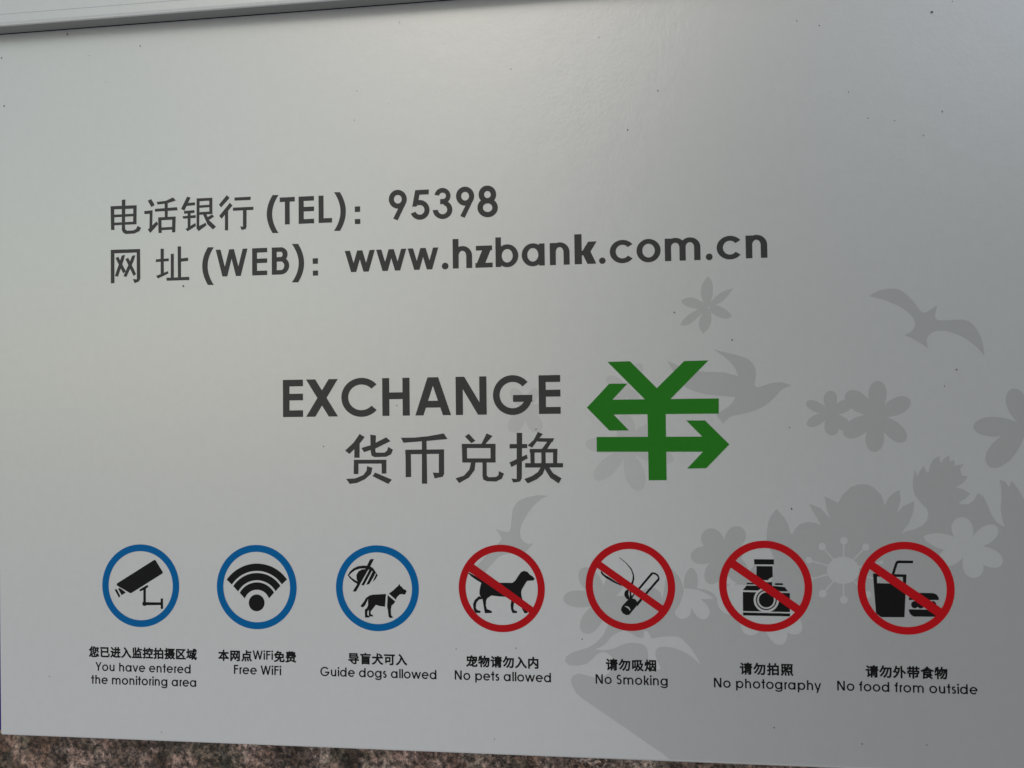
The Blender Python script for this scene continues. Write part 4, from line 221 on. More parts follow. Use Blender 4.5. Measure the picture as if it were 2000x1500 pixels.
HANZI={
'您':[[467,564,413,462,340,377,397,334,474,429,536,545],[617,646,617,352,614,342,601,338,499,338,514,306,524,273,602,275,654,284,682,308,689,351,689,646],[744,537,816,433,867,333,932,367,879,464,804,566],[262,215,262,41,266,-1,281,-30,308,-48,351,-58,413,-61,653,-61,704,-57,740,-42,763,-14,778,31,786,97,750,108,717,125,709,49,689,15,648,8,416,8,366,10,343,21,337,43,337,215],[414,260,496,170,556,82,618,120,556,206,472,292],[768,202,833,83,874,-27,945,1,901,111,835,228],[150,210,105,99,48,-6,118,-40,172,69,216,182],[468,839,427,746,372,662,308,593,364,546,419,608,470,681,847,681,799,582,863,569,904,646,945,735,893,748,881,746,505,746,538,822],[275,843,208,733,126,633,35,550,84,492,133,537,181,587,181,268,254,268,254,678,301,748,342,820]],
'已':[[93,778,93,703,747,703,747,440,222,440,222,605,146,605,146,102,153,38,174,-6,214,-34,275,-48,359,-52,735,-52,819,-45,877,-21,915,23,938,91,952,187,913,199,876,218,867,136,852,79,828,45,791,27,736,22,355,22,272,28,232,52,222,101,222,366,747,366,747,316,825,316,825,778]],
'进':[[81,778,167,692,234,609,292,657,222,736,135,819],[720,819,720,658,555,658,555,819,481,819,481,658,339,658,339,586,481,586,481,469,479,407,333,407,333,335,471,335,449,260,410,190,348,128,377,103,402,74,475,151,521,240,545,335,720,335,720,80,795,80,795,335,944,335,944,407,795,407,795,586,924,586,924,658,795,658,795,819],[555,468,553,407,720,407,720,586,555,586],[262,478,50,478,50,408,188,408,188,121,116,77,38,2,88,-66,139,-3,184,43,223,61,264,41,319,2,394,-32,484,-49,596,-53,942,-43,950,-3,964,35,789,21,598,16,494,19,407,33,335,64,262,115]],
'入':[[295,755,384,679,456,591,409,430,347,289,266,168,164,67,41,-13,110,-73,223,6,319,101,399,213,465,343,517,491,580,367,643,243,715,125,807,18,927,-70,942,-26,964,15,802,153,693,318,603,494,497,667,341,819]],
'监':[[634,521,745,436,834,353,894,399,803,480,691,561],[317,837,317,361,392,361,392,837],[121,803,121,393,194,393,194,803],[616,838,571,695,508,567,429,463,491,418,561,514,622,631,944,631,944,699,650,699,689,824],[160,301,160,15,46,15,46,-53,957,-53,957,15,849,15,849,301],[364,15,364,236,230,236,230,15],[570,15,570,236,434,236,434,15],[776,15,776,236,639,236,639,15]],
'控':[[695,553,798,457,884,369,933,418,844,503,741,594],[560,593,474,496,370,415,417,358,528,454,626,569],[164,841,164,646,43,646,43,575,164,575,164,336,32,294,49,219,164,261,164,16,160,2,147,-2,53,-2,67,-37,74,-71,152,-69,200,-58,226,-32,234,16,234,286,342,325,330,394,234,360,234,575,338,575,338,646,234,646,234,841],[332,20,332,-47,964,-47,964,20,689,20,689,271,893,271,893,338,413,338,413,271,613,271,613,20],[588,823,631,719,367,719,367,544,435,544,435,653,882,653,882,554,954,554,954,719,712,719,688,779,658,841]],
'拍':[[178,840,178,638,47,638,47,565,178,565,178,349,32,311,52,234,178,271,178,11,173,-4,159,-9,59,-8,73,-44,81,-79,165,-77,217,-65,246,-39,254,10,254,294,379,332,370,403,254,370,254,565,370,565,370,638,254,638,254,840],[497,49,833,49,833,286,497,286],[833,357,833,589,497,589,497,357],[634,839,616,751,591,660,422,660,422,-77,497,-77,497,-23,833,-23,833,-71,910,-71,910,660,666,660,721,827]],
'摄':[[159,840,159,659,47,659,47,589,159,589,159,376,33,335,55,261,159,302,159,9,156,-4,143,-8,58,-8,72,-43,79,-77,151,-74,197,-63,222,-38,229,9,229,330,319,367,308,426,229,399,229,589,320,589,320,659,229,659,229,840],[469,739,469,673,788,673,788,739],[337,429,346,369,788,390,788,345,856,345,856,394,954,399,956,453,856,449,856,739,945,739,945,796,324,796,324,739,401,739,401,431],[469,624,469,555,788,555,788,624],[469,508,469,433,788,446,788,508],[307,182,423,98,344,25,258,-26,280,-51,298,-79,390,-21,473,57,544,-8,588,37,510,105,564,197,603,303,562,320,550,317,308,317,308,255,521,255,494,197,460,144,349,221],[693,257,726,183,770,117,819,182,857,257],[609,319,609,257,634,257,673,159,725,74,640,15,547,-26,567,-52,584,-80,678,-36,764,27,836,-35,921,-81,942,-50,967,-23,882,17,810,72,862,139,904,217,935,306,897,322,885,319]],
'区':[[927,786,97,786,97,-50,952,-50,952,22,171,22,171,713,927,713],[259,585,381,482,505,369,370,249,226,149,286,92,425,196,558,319,679,198,772,92,833,147,734,253,609,374,712,501,802,637,731,665,650,540,555,422,432,530,313,629]],
'域':[[294,103,313,31,656,130,649,193],[415,299,546,299,546,468,415,468],[357,529,357,238,607,238,607,529],[36,129,64,55,333,191,312,258,219,213,219,525,310,525,310,596,219,596,219,828,149,828,149,596,43,596,43,525,149,525,149,180],[862,529,820,393,766,270,748,433,737,623,949,623,949,692,895,692,940,735,885,787,817,838,774,800,841,746,893,692,735,692,734,839,662,839,664,692,327,692,327,623,666,623,682,381,710,177,616,67,504,-22,534,-46,559,-71,650,4,730,91,765,0,810,-58,865,-79,915,-63,945,-8,961,97,934,113,907,136,897,25,874,-8,840,13,810,73,784,167,868,329,930,515]],
'本':[[460,839,460,629,65,629,65,553,367,553,279,388,165,245,37,140,67,111,92,79,230,202,350,365,444,553,460,553,460,183,226,183,226,107,460,107,460,-80,539,-80,539,107,772,107,772,183,539,183,539,553,553,553,605,438,667,330,740,232,820,148,906,81,934,116,965,146,832,250,716,390,628,553,937,553,937,629,539,629,539,839]],
'网':[[194,536,333,352,290,251,236,162,172,88,230,46,313,154,379,285,423,217,457,157,506,206,463,278,407,360,444,490,472,632,403,640,384,531,358,428,240,578],[483,535,553,446,620,350,575,246,520,156,452,80,511,38,597,147,664,280,712,199,747,127,799,171,754,259,693,358,729,488,755,630,687,638,668,530,644,428,532,574],[88,780,88,-78,164,-78,164,708,840,708,840,20,834,2,814,-4,663,-3,692,-77,802,-75,869,-64,896,-48,910,-20,915,20,915,780]],
'点':[[237,286,760,286,760,465,237,465],[340,128,355,23,361,-71,437,-61,429,31,411,134],[547,127,589,25,617,-69,690,-50,660,42,615,142],[751,135,826,29,880,-72,951,-42,894,57,818,161],[177,155,118,44,42,-46,110,-79,188,19,248,136],[166,536,166,216,835,216,835,536,530,536,530,663,910,663,910,734,530,734,530,840,455,840,455,536]],
'免':[[332,843,263,737,165,628,41,528,70,503,95,473,154,518,154,277,423,277,388,204,337,138,266,80,172,32,52,-7,77,-37,95,-71,230,-24,333,36,411,106,466,187,504,277,548,277,548,43,551,2,563,-28,586,-47,621,-57,671,-60,839,-60,883,-55,915,-38,936,-6,949,45,956,119,920,131,887,148,881,58,865,17,833,8,679,8,645,10,629,21,625,44,625,277,877,277,877,588,583,588,639,660,686,734,635,767,622,764,374,764,414,827],[495,588,540,642,580,701,329,701,282,644,230,588],[228,345,443,345,458,430,466,520,228,520],[536,430,521,345,799,345,799,520,545,520]],
'费':[[473,233,447,153,399,90,321,41,205,7,43,-17,62,-48,75,-80,249,-50,375,-6,462,54,517,133,549,233],[521,58,728,-9,903,-80,945,-21,766,48,560,109],[208,596,196,521,336,521,348,558,354,596],[419,558,411,521,584,521,584,596,423,596],[148,649,134,555,117,467,299,467,245,425,167,388,59,356,80,328,96,297,186,323,186,59,259,59,259,274,745,274,745,66,821,66,821,337,222,337,297,376,351,419,388,467,584,467,584,362,655,362,655,467,857,467,851,435,844,419,834,414,821,413,751,417,765,365,853,364,880,369,902,382,920,421,931,496,933,521,655,521,655,596,873,596,873,776,655,776,655,840,584,840,584,776,424,776,424,840,356,840,356,776,108,776,108,721,356,721,356,650,176,649],[424,650,584,650,584,721,424,721],[655,650,804,650,804,721,655,721]],
'导':[[211,182,305,92,374,1,430,51,361,135,270,221,648,221,648,11,643,-5,622,-10,457,-9,473,-42,484,-76,603,-74,677,-65,705,-51,721,-28,725,9,725,221,944,221,944,291,725,291,725,369,648,369,648,291,62,291,62,221,256,221],[135,770,135,508,142,460,163,427,203,407,264,397,350,394,749,394,814,397,860,409,891,432,910,468,921,521,883,530,848,544,836,488,806,462,744,456,344,456,261,460,222,477,213,509,213,562,826,562,826,800,135,800],[213,629,752,629,752,734,213,734]],
'盲':[[262,153,747,153,747,232,262,232],[747,286,747,365,262,365,262,286],[262,19,747,19,747,100,262,100],[189,423,189,-74,262,-74,262,-39,747,-39,747,-69,823,-69,823,423],[435,830,476,748,63,748,63,683,182,683,182,499,870,499,870,565,256,565,256,683,935,683,935,748,556,748,532,799,502,850]],
'犬':[[627,768,738,684,824,599,880,649,790,732,678,813],[460,839,458,698,447,546,54,546,54,470,435,470,404,356,354,246,280,146,177,58,41,-13,74,-44,99,-78,232,-5,335,83,411,183,466,292,503,406,556,276,621,161,702,63,798,-18,911,-79,936,-42,967,-9,852,49,754,128,673,226,609,341,560,470,947,470,947,546,527,546,538,697,541,839]],
'可':[[56,769,56,694,747,694,747,29,741,7,718,0,532,3,550,-38,563,-78,690,-76,772,-65,803,-47,820,-17,825,28,825,694,948,694,948,769],[231,245,494,245,494,475,231,475],[158,547,158,93,231,93,231,173,568,173,568,547]],
'宠':[[554,585,649,537,728,489,774,537,692,584,597,629],[786,357,707,278,611,204,611,411,930,411,930,477,429,477,448,626,371,632,353,477,100,477,100,411,340,411,309,302,266,207,209,126,137,57,47,2,101,-60,198,6,275,85,336,178,383,286,417,411,537,411,537,156,428,97,318,50,346,21,367,-9,452,30,537,75,537,50,541,6,553,-26,575,-45,610,-56,660,-59,839,-59,881,-54,911,-39,931,-11,944,33,951,96,916,107,884,125,877,51,862,17,833,9,667,9,632,12,615,24,611,50,611,121,742,217,851,323],[428,823,475,734,98,734,98,545,174,545,174,667,845,667,845,545,924,545,924,734,562,734,534,791,501,846]],
'物':[[534,840,492,693,433,561,357,454,415,411,477,498,530,602,616,602,557,442,474,298,375,189,406,169,434,145,537,268,621,428,681,602,763,602,725,452,674,308,609,178,530,68,438,-18,472,-39,501,-63,594,32,673,152,739,292,791,444,829,602,876,602,855,281,831,97,802,18,785,5,764,2,660,7,674,-30,681,-68,744,-70,795,-68,834,-57,865,-28,900,64,926,271,949,634,951,672,558,672,582,748,603,827],[98,782,73,600,29,448,86,414,110,483,130,563,222,563,222,337,35,285,55,213,222,265,222,-80,292,-80,292,287,418,327,408,393,292,358,292,563,395,563,395,635,292,635,292,839,222,839,222,635,144,635,163,772]],
'请':[[107,772,189,693,256,617,307,670,239,743,155,818],[42,526,42,454,192,454,192,88,184,49,164,20,144,2,166,-29,184,-62,230,-17,393,110,368,174,264,96,264,526],[494,130,808,130,808,212,494,212],[808,265,808,342,494,342,494,265],[614,840,614,762,382,762,382,704,614,704,614,640,407,640,407,585,614,585,614,516,352,516,352,458,960,458,960,516,688,516,688,585,899,585,899,640,688,640,688,704,929,704,929,762,688,762,688,840],[424,400,424,-79,494,-79,494,75,808,75,808,5,804,-8,790,-12,677,-11,691,-43,699,-76,788,-75,843,-64,865,-50,877,-28,880,4,880,400]],
'勿':[[273,839,211,671,129,520,30,398,97,349,187,467,267,609,407,609,362,481,307,362,241,255,165,161,79,82,142,30,230,118,309,221,378,338,437,468,486,609,634,609,598,451,552,308,492,179,418,68,328,-24,393,-73,485,28,561,147,623,285,672,439,711,609,849,609,830,284,807,96,778,16,760,2,736,0,596,5,612,-32,619,-70,701,-73,766,-71,811,-60,846,-29,881,65,906,275,926,643,928,683,300,683,351,822]],
'内':[[99,669,99,-82,173,-82,173,595,462,595,454,512,431,426,386,339,311,255,199,179,229,152,253,122,368,206,448,297,498,392,635,257,742,135,804,184,676,319,521,464,533,531,538,595,829,595,829,20,824,1,804,-5,645,-3,661,-41,671,-79,785,-78,858,-67,885,-50,899,-22,903,19,903,669,539,669,539,840,463,840,463,669]],
'吸':[[365,775,365,706,478,706,466,514,443,343,403,194,343,67,258,-37,321,-81,412,40,474,185,515,354,580,225,660,112,569,35,466,-24,494,-51,518,-81,618,-20,709,59,806,-19,916,-77,940,-45,967,-15,855,40,758,116,827,220,883,344,923,486,877,505,864,502,751,502,823,775],[535,497,579,377,637,266,709,168,761,246,804,336,837,436,658,436,697,562,733,706,550,706],[78,745,78,90,144,90,144,186,329,186,329,745],[144,256,262,256,262,675,144,675]],
'烟':[[83,637,69,508,39,392,95,369,126,496,139,629],[344,665,312,558,273,456,320,434,364,531,408,639],[192,835,192,493,189,382,178,272,152,165,108,64,39,-30,67,-54,92,-82,160,6,207,100,237,200,299,109,348,29,402,85,252,287,260,390,262,493,262,835],[635,693,635,559,635,522,502,522,502,459,631,459,612,344,567,229,483,120,531,77,597,157,643,241,672,327,742,199,793,90,847,121,778,259,687,412,692,459,832,459,832,522,695,522,695,558,695,693],[409,795,409,-81,477,-81,477,-21,857,-21,857,-73,927,-73,927,795],[857,47,857,727,477,727,477,47]],
'照':[[528,255,821,255,821,407,528,407],[458,470,458,192,895,192,895,470],[340,125,355,19,361,-76,434,-65,426,28,409,132],[554,128,590,22,615,-74,689,-58,663,38,624,141],[758,133,831,22,885,-82,956,-50,900,53,826,161],[174,154,113,42,43,-53,115,-85,185,18,246,133],[164,554,314,554,314,730,164,730],[314,292,314,488,164,488,164,292],[93,797,93,173,164,173,164,224,384,224,384,797],[428,799,428,732,595,732,579,680,554,634,517,596,465,564,396,539,420,513,438,483,518,515,579,556,622,606,651,664,669,732,848,732,837,628,821,585,809,578,791,577,690,581,703,551,709,519,823,518,856,525,882,542,906,610,922,770,924,799]],
'外':[[231,841,186,671,122,518,39,396,103,348,181,469,245,616,436,616,404,467,358,339,285,396,208,448,163,398,248,337,325,272,245,154,149,61,38,-10,72,-39,101,-72,222,13,327,127,414,274,481,456,525,674,473,690,458,687,269,687,306,827],[611,840,611,-79,689,-79,689,467,810,359,904,258,966,311,853,422,716,537,689,516,689,840]],
'带':[[78,504,78,301,151,301,151,439,458,439,458,326,187,326,187,10,262,10,262,259,458,259,458,-80,535,-80,535,259,754,259,754,91,750,79,737,75,626,76,641,43,651,10,737,12,793,22,815,36,827,58,830,90,830,326,535,326,535,439,847,439,847,301,924,301,924,504],[716,835,716,721,535,721,535,835,460,835,460,721,289,721,289,835,214,835,214,721,51,721,51,655,214,655,214,553,289,553,289,655,460,655,460,555,535,555,535,655,716,655,716,550,790,550,790,655,951,655,951,721,790,721,790,835]],
'食':[[290,365,290,276,708,276,708,365],[708,506,290,506,290,423,708,423],[438,153,651,38,826,-78,880,-26,800,29,699,89,788,145,873,206,817,249,783,221,783,542,854,511,925,486,947,521,975,552,813,609,663,690,545,789,563,814,496,847,430,766,347,693,251,629,147,576,38,534,64,504,86,473,216,529,216,49,205,6,182,-14,199,-45,211,-78,282,-56,535,-2,535,63,290,18,290,214,774,214,638,123,487,198],[494,668,528,618,555,568,732,568,608,648,503,740,403,648,287,568,478,568,428,649]],
}


# ------------------------------------------------------------------ helpers
def smooth(pts, level):
    if not level: return pts
    n = len(pts); P = [Vector(q) for q in pts]; corner = []
    for i in range(n):
        a = P[i] - P[i - 1]; b = P[(i + 1) % n] - P[i]
        corner.append(a.length < 1e-6 or b.length < 1e-6 or a.angle(b) > math.radians(62))
    out = []
    for i in range(n):
        p0, p1, p2, p3 = P[i - 1], P[i], P[(i + 1) % n], P[(i + 2) % n]
        if corner[i]: p0 = p1 - (p2 - p1)
        if corner[(i + 1) % n]: p3 = p2 + (p2 - p1)
        d = (p2 - p1).length
        t1 = (p2 - p0).normalized() * d; t2 = (p3 - p1).normalized() * d
        for k in range(5):
            u = k / 5.0; h = u * u * (3 - 2 * u)
            out.append(p1 * (1 - h) + p2 * h + t1 * (u * (1 - u) ** 2) - t2 * (u * u * (1 - u)))
    return [(v.x, v.y) for v in out]

def ccw(pts):
    a = sum(pts[i - 1][0] * pts[i][1] - pts[i][0] * pts[i - 1][1] for i in range(len(pts)))
    return pts if a > 0 else pts[::-1]

def fill(shapes):
    """shapes: [(op, points)] painted in order, op 1 = ink, 0 = knock-out.  Returns non-overlapping triangles."""
    vs_, fs_, keep = [], [], []
    for op, pts in shapes:
        q = []
        for x, y in pts:
            if not q or abs(q[-1][0] - x) + abs(q[-1][1] - y) > 1e-3: q.append((x, y))
        if abs(q[0][0] - q[-1][0]) + abs(q[0][1] - q[-1][1]) < 1e-3: q.pop()
        if len(q) < 3: continue
        q = ccw(q)
        fs_.append(list(range(len(vs_), len(vs_) + len(q))))
        vs_ += [Vector(v) for v in q]; keep.append(op)
    ov, oe, of, ovi, oei, ofi = delaunay_2d_cdt(vs_, [], fs_, 0, 1e-4, True)
    tris = [f for f, src in zip(of, ofi) if src and keep[max(src)]]
    return ov, tris

def evenodd(loops, grow=0.0):
    """filled outlines with their counters, thickened all round by `grow`"""
    vs_, fs_ = [], []
    def put(pts):
        pts = ccw(pts)
        fs_.append(list(range(len(vs_), len(vs_) + len(pts)))); vs_.extend(Vector(v) for v in pts)
    for pts in loops: put(pts)
    nl = len(fs_)
    if grow:
        for pts in loops:
            for i in range(len(pts)):
                a, b = Vector(pts[i - 1]), Vector(pts[i])
                if (b - a).length < 1e-4: continue
                d = (b - a).normalized() * grow; n_ = Vector((-d.y, d.x))
                put([tuple(q) for q in (a - d * 0.7 - n_, b + d * 0.7 - n_, b + d * 0.7 + n_, a - d * 0.7 + n_)])
    ov, oe, of, ovi, oei, ofi = delaunay_2d_cdt(vs_, [], fs_, 0, 1e-5, True)
    return ov, [f for f, src in zip(of, ofi) if len([k for k in src if k < nl]) % 2 == 1 or any(k >= nl for k in src)]

def link(name, me, mat, parent=None, smooth_shade=False):
    me.materials.append(mat)
    o = bpy.data.objects.new(name, me)
    col.objects.link(o)
    o.parent = parent
    if smooth_shade:
        for p_ in me.polygons: p_.use_smooth = True
    return o

def printed(name, groups, mat, parent, layer, label=None):
    """groups: list of (verts2d, faces) -> one thin print on the face, `layer` hundredths of a millimetre proud of it"""
    V, F = [], []
    for ov, of in groups:
        b0 = len(V)
        V += [W(v[0], v[1], -layer * 0.01) for v in ov]
        for f in of:
            a = sum(ov[f[i - 1]][0] * ov[f[i]][1] - ov[f[i]][0] * ov[f[i - 1]][1] for i in range(len(f)))
            f = [b0 + i for i in f]
            F.append(f if a < 0 else f[::-1])
    me = bpy.data.meshes.new(name)
    me.from_pydata([tuple(v) for v in V], [], F)
    bm = bmesh.new(); bm.from_mesh(me)
    bmesh.ops.delete(bm, geom=[v for v in bm.verts if not v.link_faces], context='VERTS')
    bm.to_mesh(me); bm.free()
    o = link(name, me, mat, parent)
    if label: o['label'] = label
    return o

def traced(*keys):
    res = []
    for k in keys:
        sh = []
        for op, sm, flat in TRACES[k]:
            pts = [(flat[i] / 100.0, flat[i + 1] / 100.0) for i in range(0, len(flat), 2)]
            sh.append((op, smooth(pts, sm)))
        res.append(fill(sh))
    return res

def circle(cx, cy, r, n=72):
    return [(cx + r * math.cos(2 * math.pi * k / n), cy + r * math.sin(2 * math.pi * k / n)) for k in range(n)]

# ---- a geometric sans-serif built from stems, bowls and diagonals (1000 units to the em, y up)
def arc_band(cx, cy, rx, ry, w, h, a0, a1, n=30):
    t = [math.radians(a0 + (a1 - a0) * k / n) for k in range(n + 1)]
    return [(cx + rx * math.cos(v), cy + ry * math.sin(v)) for v in t] + [(cx + (rx - w) * math.cos(v), cy + (ry - h) * math.sin(v)) for v in reversed(t)]
def bx(x0, y0, x1, y1): return [(x0, y0), (x1, y0), (x1, y1), (x0, y1)]
def dg(xa, ya, xb, yb, hw): return [(xa, ya), (xa + hw, ya), (xb + hw, yb), (xb, yb)]
def dot(x, y, r): return [(x + r * math.cos(k * math.pi / 12), y + r * math.sin(k * math.pi / 12)) for k in range(24)]
def bowl(cx, cy, rx, ry, w, h): return [arc_band(cx, cy, rx, ry, w, h, 0, 180), arc_band(cx, cy, rx, ry, w, h, 180, 360)]
ADV = dict(a=683, b=682, c=647, d=685, e=650, f=314, g=674, h=610, i=200, k=502, l=200, m=938, n=610, o=655, p=682, r=301, s=388, t=339, u=608, v=554, w=831, y=536, z=425, N=740, Y=592, F=485, W=898, S=498, G=872, E=536, X=609, C=813, H=683, A=740, T=426, L=462, B=575)
ADV[' '] = 277; ADV['.'] = 277

def glyph(ch, w, h):
    X = 547; CAP = 740
    hw = 1.0 * w
    rr = (567 - 0.12 * w) / 2
    if ch == 'o': return bowl(327, 273, 286, 285, w, h)
    if ch in 'ad': return bowl(40 + rr, 273, rr, 285, w, h) + [bx(607 - w, 0, 607, X if ch == 'a' else CAP)]
    if ch == 'b': return bowl(643 - rr, 273, rr, 285, w, h) + [bx(76, 0, 76 + w, CAP)]
    if ch == 'p': return bowl(643 - rr, 273, rr, 285, w, h) + [bx(76, -192, 76 + w, X)]
    if ch == 'g': return bowl(40 + rr, 273, rr, 285, w, h) + [bx(607 - w, -30, 607, X), arc_band(327, -30, 280, 172, w, h, 188, 360)]
    if ch == 'c': return [arc_band(335, 273, 296, 285, w, h, 38, 322)]
    if ch == 'e': return [arc_band(327, 273, 288, 285, w, h, -9, 320), bx(39 + w * 0.6, 229, 611 - w * 0.5, 229 + h * 0.95)]
    if ch in 'hn': return [bx(76, 0, 76 + w, CAP if ch == 'h' else X), arc_band(305, 308, 230, 250, w, h, 0, 180), bx(535 - w, 0, 535, 309)]
    if ch == 'm':
        q = (788 + w) / 2
        return [bx(76, 0, 76 + w, X), arc_band(76 + q / 2, 328, q / 2, 230, w, h, 0, 180), bx(76 + q - w, 0, 76 + q, 329), arc_band(76 + q * 1.5 - w, 328, q / 2, 230, w, h, 0, 180), bx(864 - w, 0, 864, 329)]
    if ch == 'u': return [bx(535 - w, 0, 535, X), arc_band(305, 239, 230, 250, w, h, 180, 360), bx(76, 238, 76 + w, X)]
    if ch == 'r': return [bx(76, 0, 76 + w, X), arc_band(262, 340, 186, 216, w, h, 82, 180)]
    if ch == 't': return [bx(125, 0, 125 + w, 725), bx(28, X - h, 312, X)]
    if ch == 'f': return [bx(96, 0, 96 + w, 580), arc_band(272, 575, 176, 176, w, h, 88, 180), bx(18, X - h, 272, X)]
    if ch in 'sS':
        top = 558 if ch == 's' else 752
        ra, rb = (142, 160) if ch == 's' else (186, 206)
        cx = 194 if ch == 's' else 249
        t = (top + 11 + h) / 2; r1, r2 = t * 0.47, t * 0.53
        return [arc_band(cx, top - r1, ra, r1, w, h, 28, 275), arc_band(cx, -11 + r2, rb, r2, w, h, 205, 455)]
    if ch == 'i': return [bx(58, 0, 58 + w, X), dot(58 + w / 2, 690, 0.64 * w)]
    if ch == 'l': return [bx(58, 0, 58 + w, CAP)]
    if ch == 'k': return [bx(76, 0, 76 + w, CAP), dg(76 + w * 0.7, 215, 338, X, 1.18 * w), dg(490 - 1.22 * w, 0, 76 + w * 0.9, 330, 1.22 * w)]
    if ch == 'v': return [dg(12, X, 277 - hw / 2, 0, hw), dg(542 - hw, X, 277 - hw / 2, 0, hw)]
    if ch in 'wW':
        T_ = X if ch == 'w' else CAP; A_ = ADV[ch]; q = (A_ - 24 - hw) / 4
        return [dg(12, T_, 12 + q, 0, hw), dg(12 + q, 0, 12 + 2 * q, T_, hw), dg(12 + 2 * q, T_, 12 + 3 * q, 0, hw), dg(12 + 3 * q, 0, 12 + 4 * q, T_, hw)]
    if ch == 'y': return [dg(12, X, 252 - hw / 2, 20, hw), dg(524 - hw, X, 150, -192, hw)]
    if ch == 'z': return [bx(30, X - h, 392, X), bx(15, 0, 400, h), dg(15, h * 0.2, 392 - 1.35 * w, X - h * 0.2, 1.35 * w)]
    if ch == 'N': return [bx(82, 0, 82 + w, CAP), bx(658 - w, 0, 658, CAP), dg(82, CAP, 658 - 1.22 * w, 0, 1.22 * w)]
    if ch == 'Y': return [dg(14, CAP, 296 - hw / 2, 300, hw), dg(578 - hw, CAP, 296 - hw / 2, 300, hw), bx(296 - w / 2, 0, 296 + w / 2, 330)]
    if ch == 'F': return [bx(82, 0, 82 + w, CAP), bx(82, CAP - h, 455, CAP), bx(82, 362, 440, 362 + h)]
    if ch == 'E': return [bx(82, 0, 82 + w, CAP), bx(82, CAP - h, 490, CAP), bx(82, 362 - h * 0.25, 490, 362 + h * 0.75), bx(82, 0, 490, h)]
    if ch == 'G': return [arc_band(434, 370, 391, 384, w, h, 40, 360), bx(440, 370 - h, 822, 370)]
    if ch == 'C': return [arc_band(434, 370, 391, 384, w, h, 41, 319)]
    if ch == 'X': return [dg(14, CAP, 595 - 1.25 * w, 0, 1.25 * w), dg(595 - 1.25 * w, CAP, 14, 0, 1.25 * w)]
    if ch == 'H': return [bx(82, 0, 82 + w, CAP), bx(600 - w, 0, 600, CAP), bx(82, 325, 600, 325 + h)]
    if ch == 'A': return [dg(12, 0, 370 - hw * 0.8, CAP, hw * 1.22), dg(728 - hw * 1.22, 0, 370 - hw * 0.42, CAP, hw * 1.22), bx(170, 150, 570, 150 + h)]
    if ch == 'T': return [bx(0, CAP - h, 426, CAP), bx(213 - w / 2, 0, 213 + w / 2, CAP)]
    if ch == 'L': return [bx(76, 0, 76 + w, CAP), bx(76, 0, 440, h)]
    if ch == 'B': return [bx(80, 0, 80 + w, CAP), bx(80, CAP - h, 330, CAP), bx(80, 352, 330, 352 + h), bx(80, 0, 330, h), arc_band(318, 352 + 194, 182, 194, w, h, -90, 90), arc_band(318, (352 + h) / 2, 224, (352 + h) / 2, w, h, -90, 90)]
    if ch == '.': return [dot(138, 62, 74)]
    return []

def text_run(text, xl, xr, base, w, h, sy=None):
    """one line of lettering between xl and xr on the baseline"""
    x = 0; placed = []
    for ch in text:
        g = glyph(ch, w, h)
        if g: placed.append([[(px + x, py) for px, py in q] for q in g])
        x += ADV[ch]
    xs = [px for g in placed for q in g for px, _ in q]
    x0, x1 = min(xs), max(xs)
    k = (xr - xl) / (x1 - x0); ky = sy or k
    return [fill([(1, [(xl + (px - x0) * k, base - py * ky) for px, py in q]) for q in g]) for g in placed]

def letters(items, base, w, h, unit, drop=0.0):
    res = []
    for ch, xl, xr in items:
        g = glyph(ch, w, h)
        xs = [px for q in g for px, _ in q]; x0, x1 = min(xs), max(xs)
        k = (xr - xl) / (x1 - x0)
        yk = k if ch == '.' else unit
        res.append(fill([(1, [(xl + (px - x0) * k, base - py * yk) for px, py in q]) for q in g]))
    return res

def hanzi_run(text, xl, xr, base, em=4.9):
    first = min(v for l_ in HANZI[text[0]] for v in l_[0::2]) / 1000.0
    last = max(v for l_ in HANZI[text[-1]] for v in l_[0::2]) / 1000.0
    adv = (xr - xl - (last - first) * em) / (len(text) - 1)
    res = []
    for k, ch in enumerate(text):
        ox = xl - first * em + adv * k
        res.append(evenodd([[(ox + l_[i] * em / 1000.0, base - l_[i + 1] * em / 1000.0) for i in range(0, len(l_), 2)] for l_ in HANZI[ch]], 0.036 * em))
    return res

def tag(o, label=None, category=None, group=None, kind=None):
    for k, v in (('label', label), ('category', category), ('group', group), ('kind', kind)):
        if v: o[k] = v

def extruded(name, profile, x0, x1, mat, parent, skew=0.0):
    """profile: (y, z) points, closed, swept along x"""
    n = len(profile)
    V = [tuple(W(x0, y, z)) for y, z in profile] + [tuple(W(x1, y, z)) for y, z in profile]
    F = [[i, (i + 1) % n, n + (i + 1) % n, n + i] for i in range(n)] + [list(range(n))[::-1], list(range(n, 2 * n))]
    me = bpy.data.meshes.new(name); me.from_pydata(V, [], F)
    bm = bmesh.new(); bm.from_mesh(me); bmesh.ops.recalc_face_normals(bm, faces=bm.faces); bm.to_mesh(me); bm.free()
    return link(name, me, mat, parent)

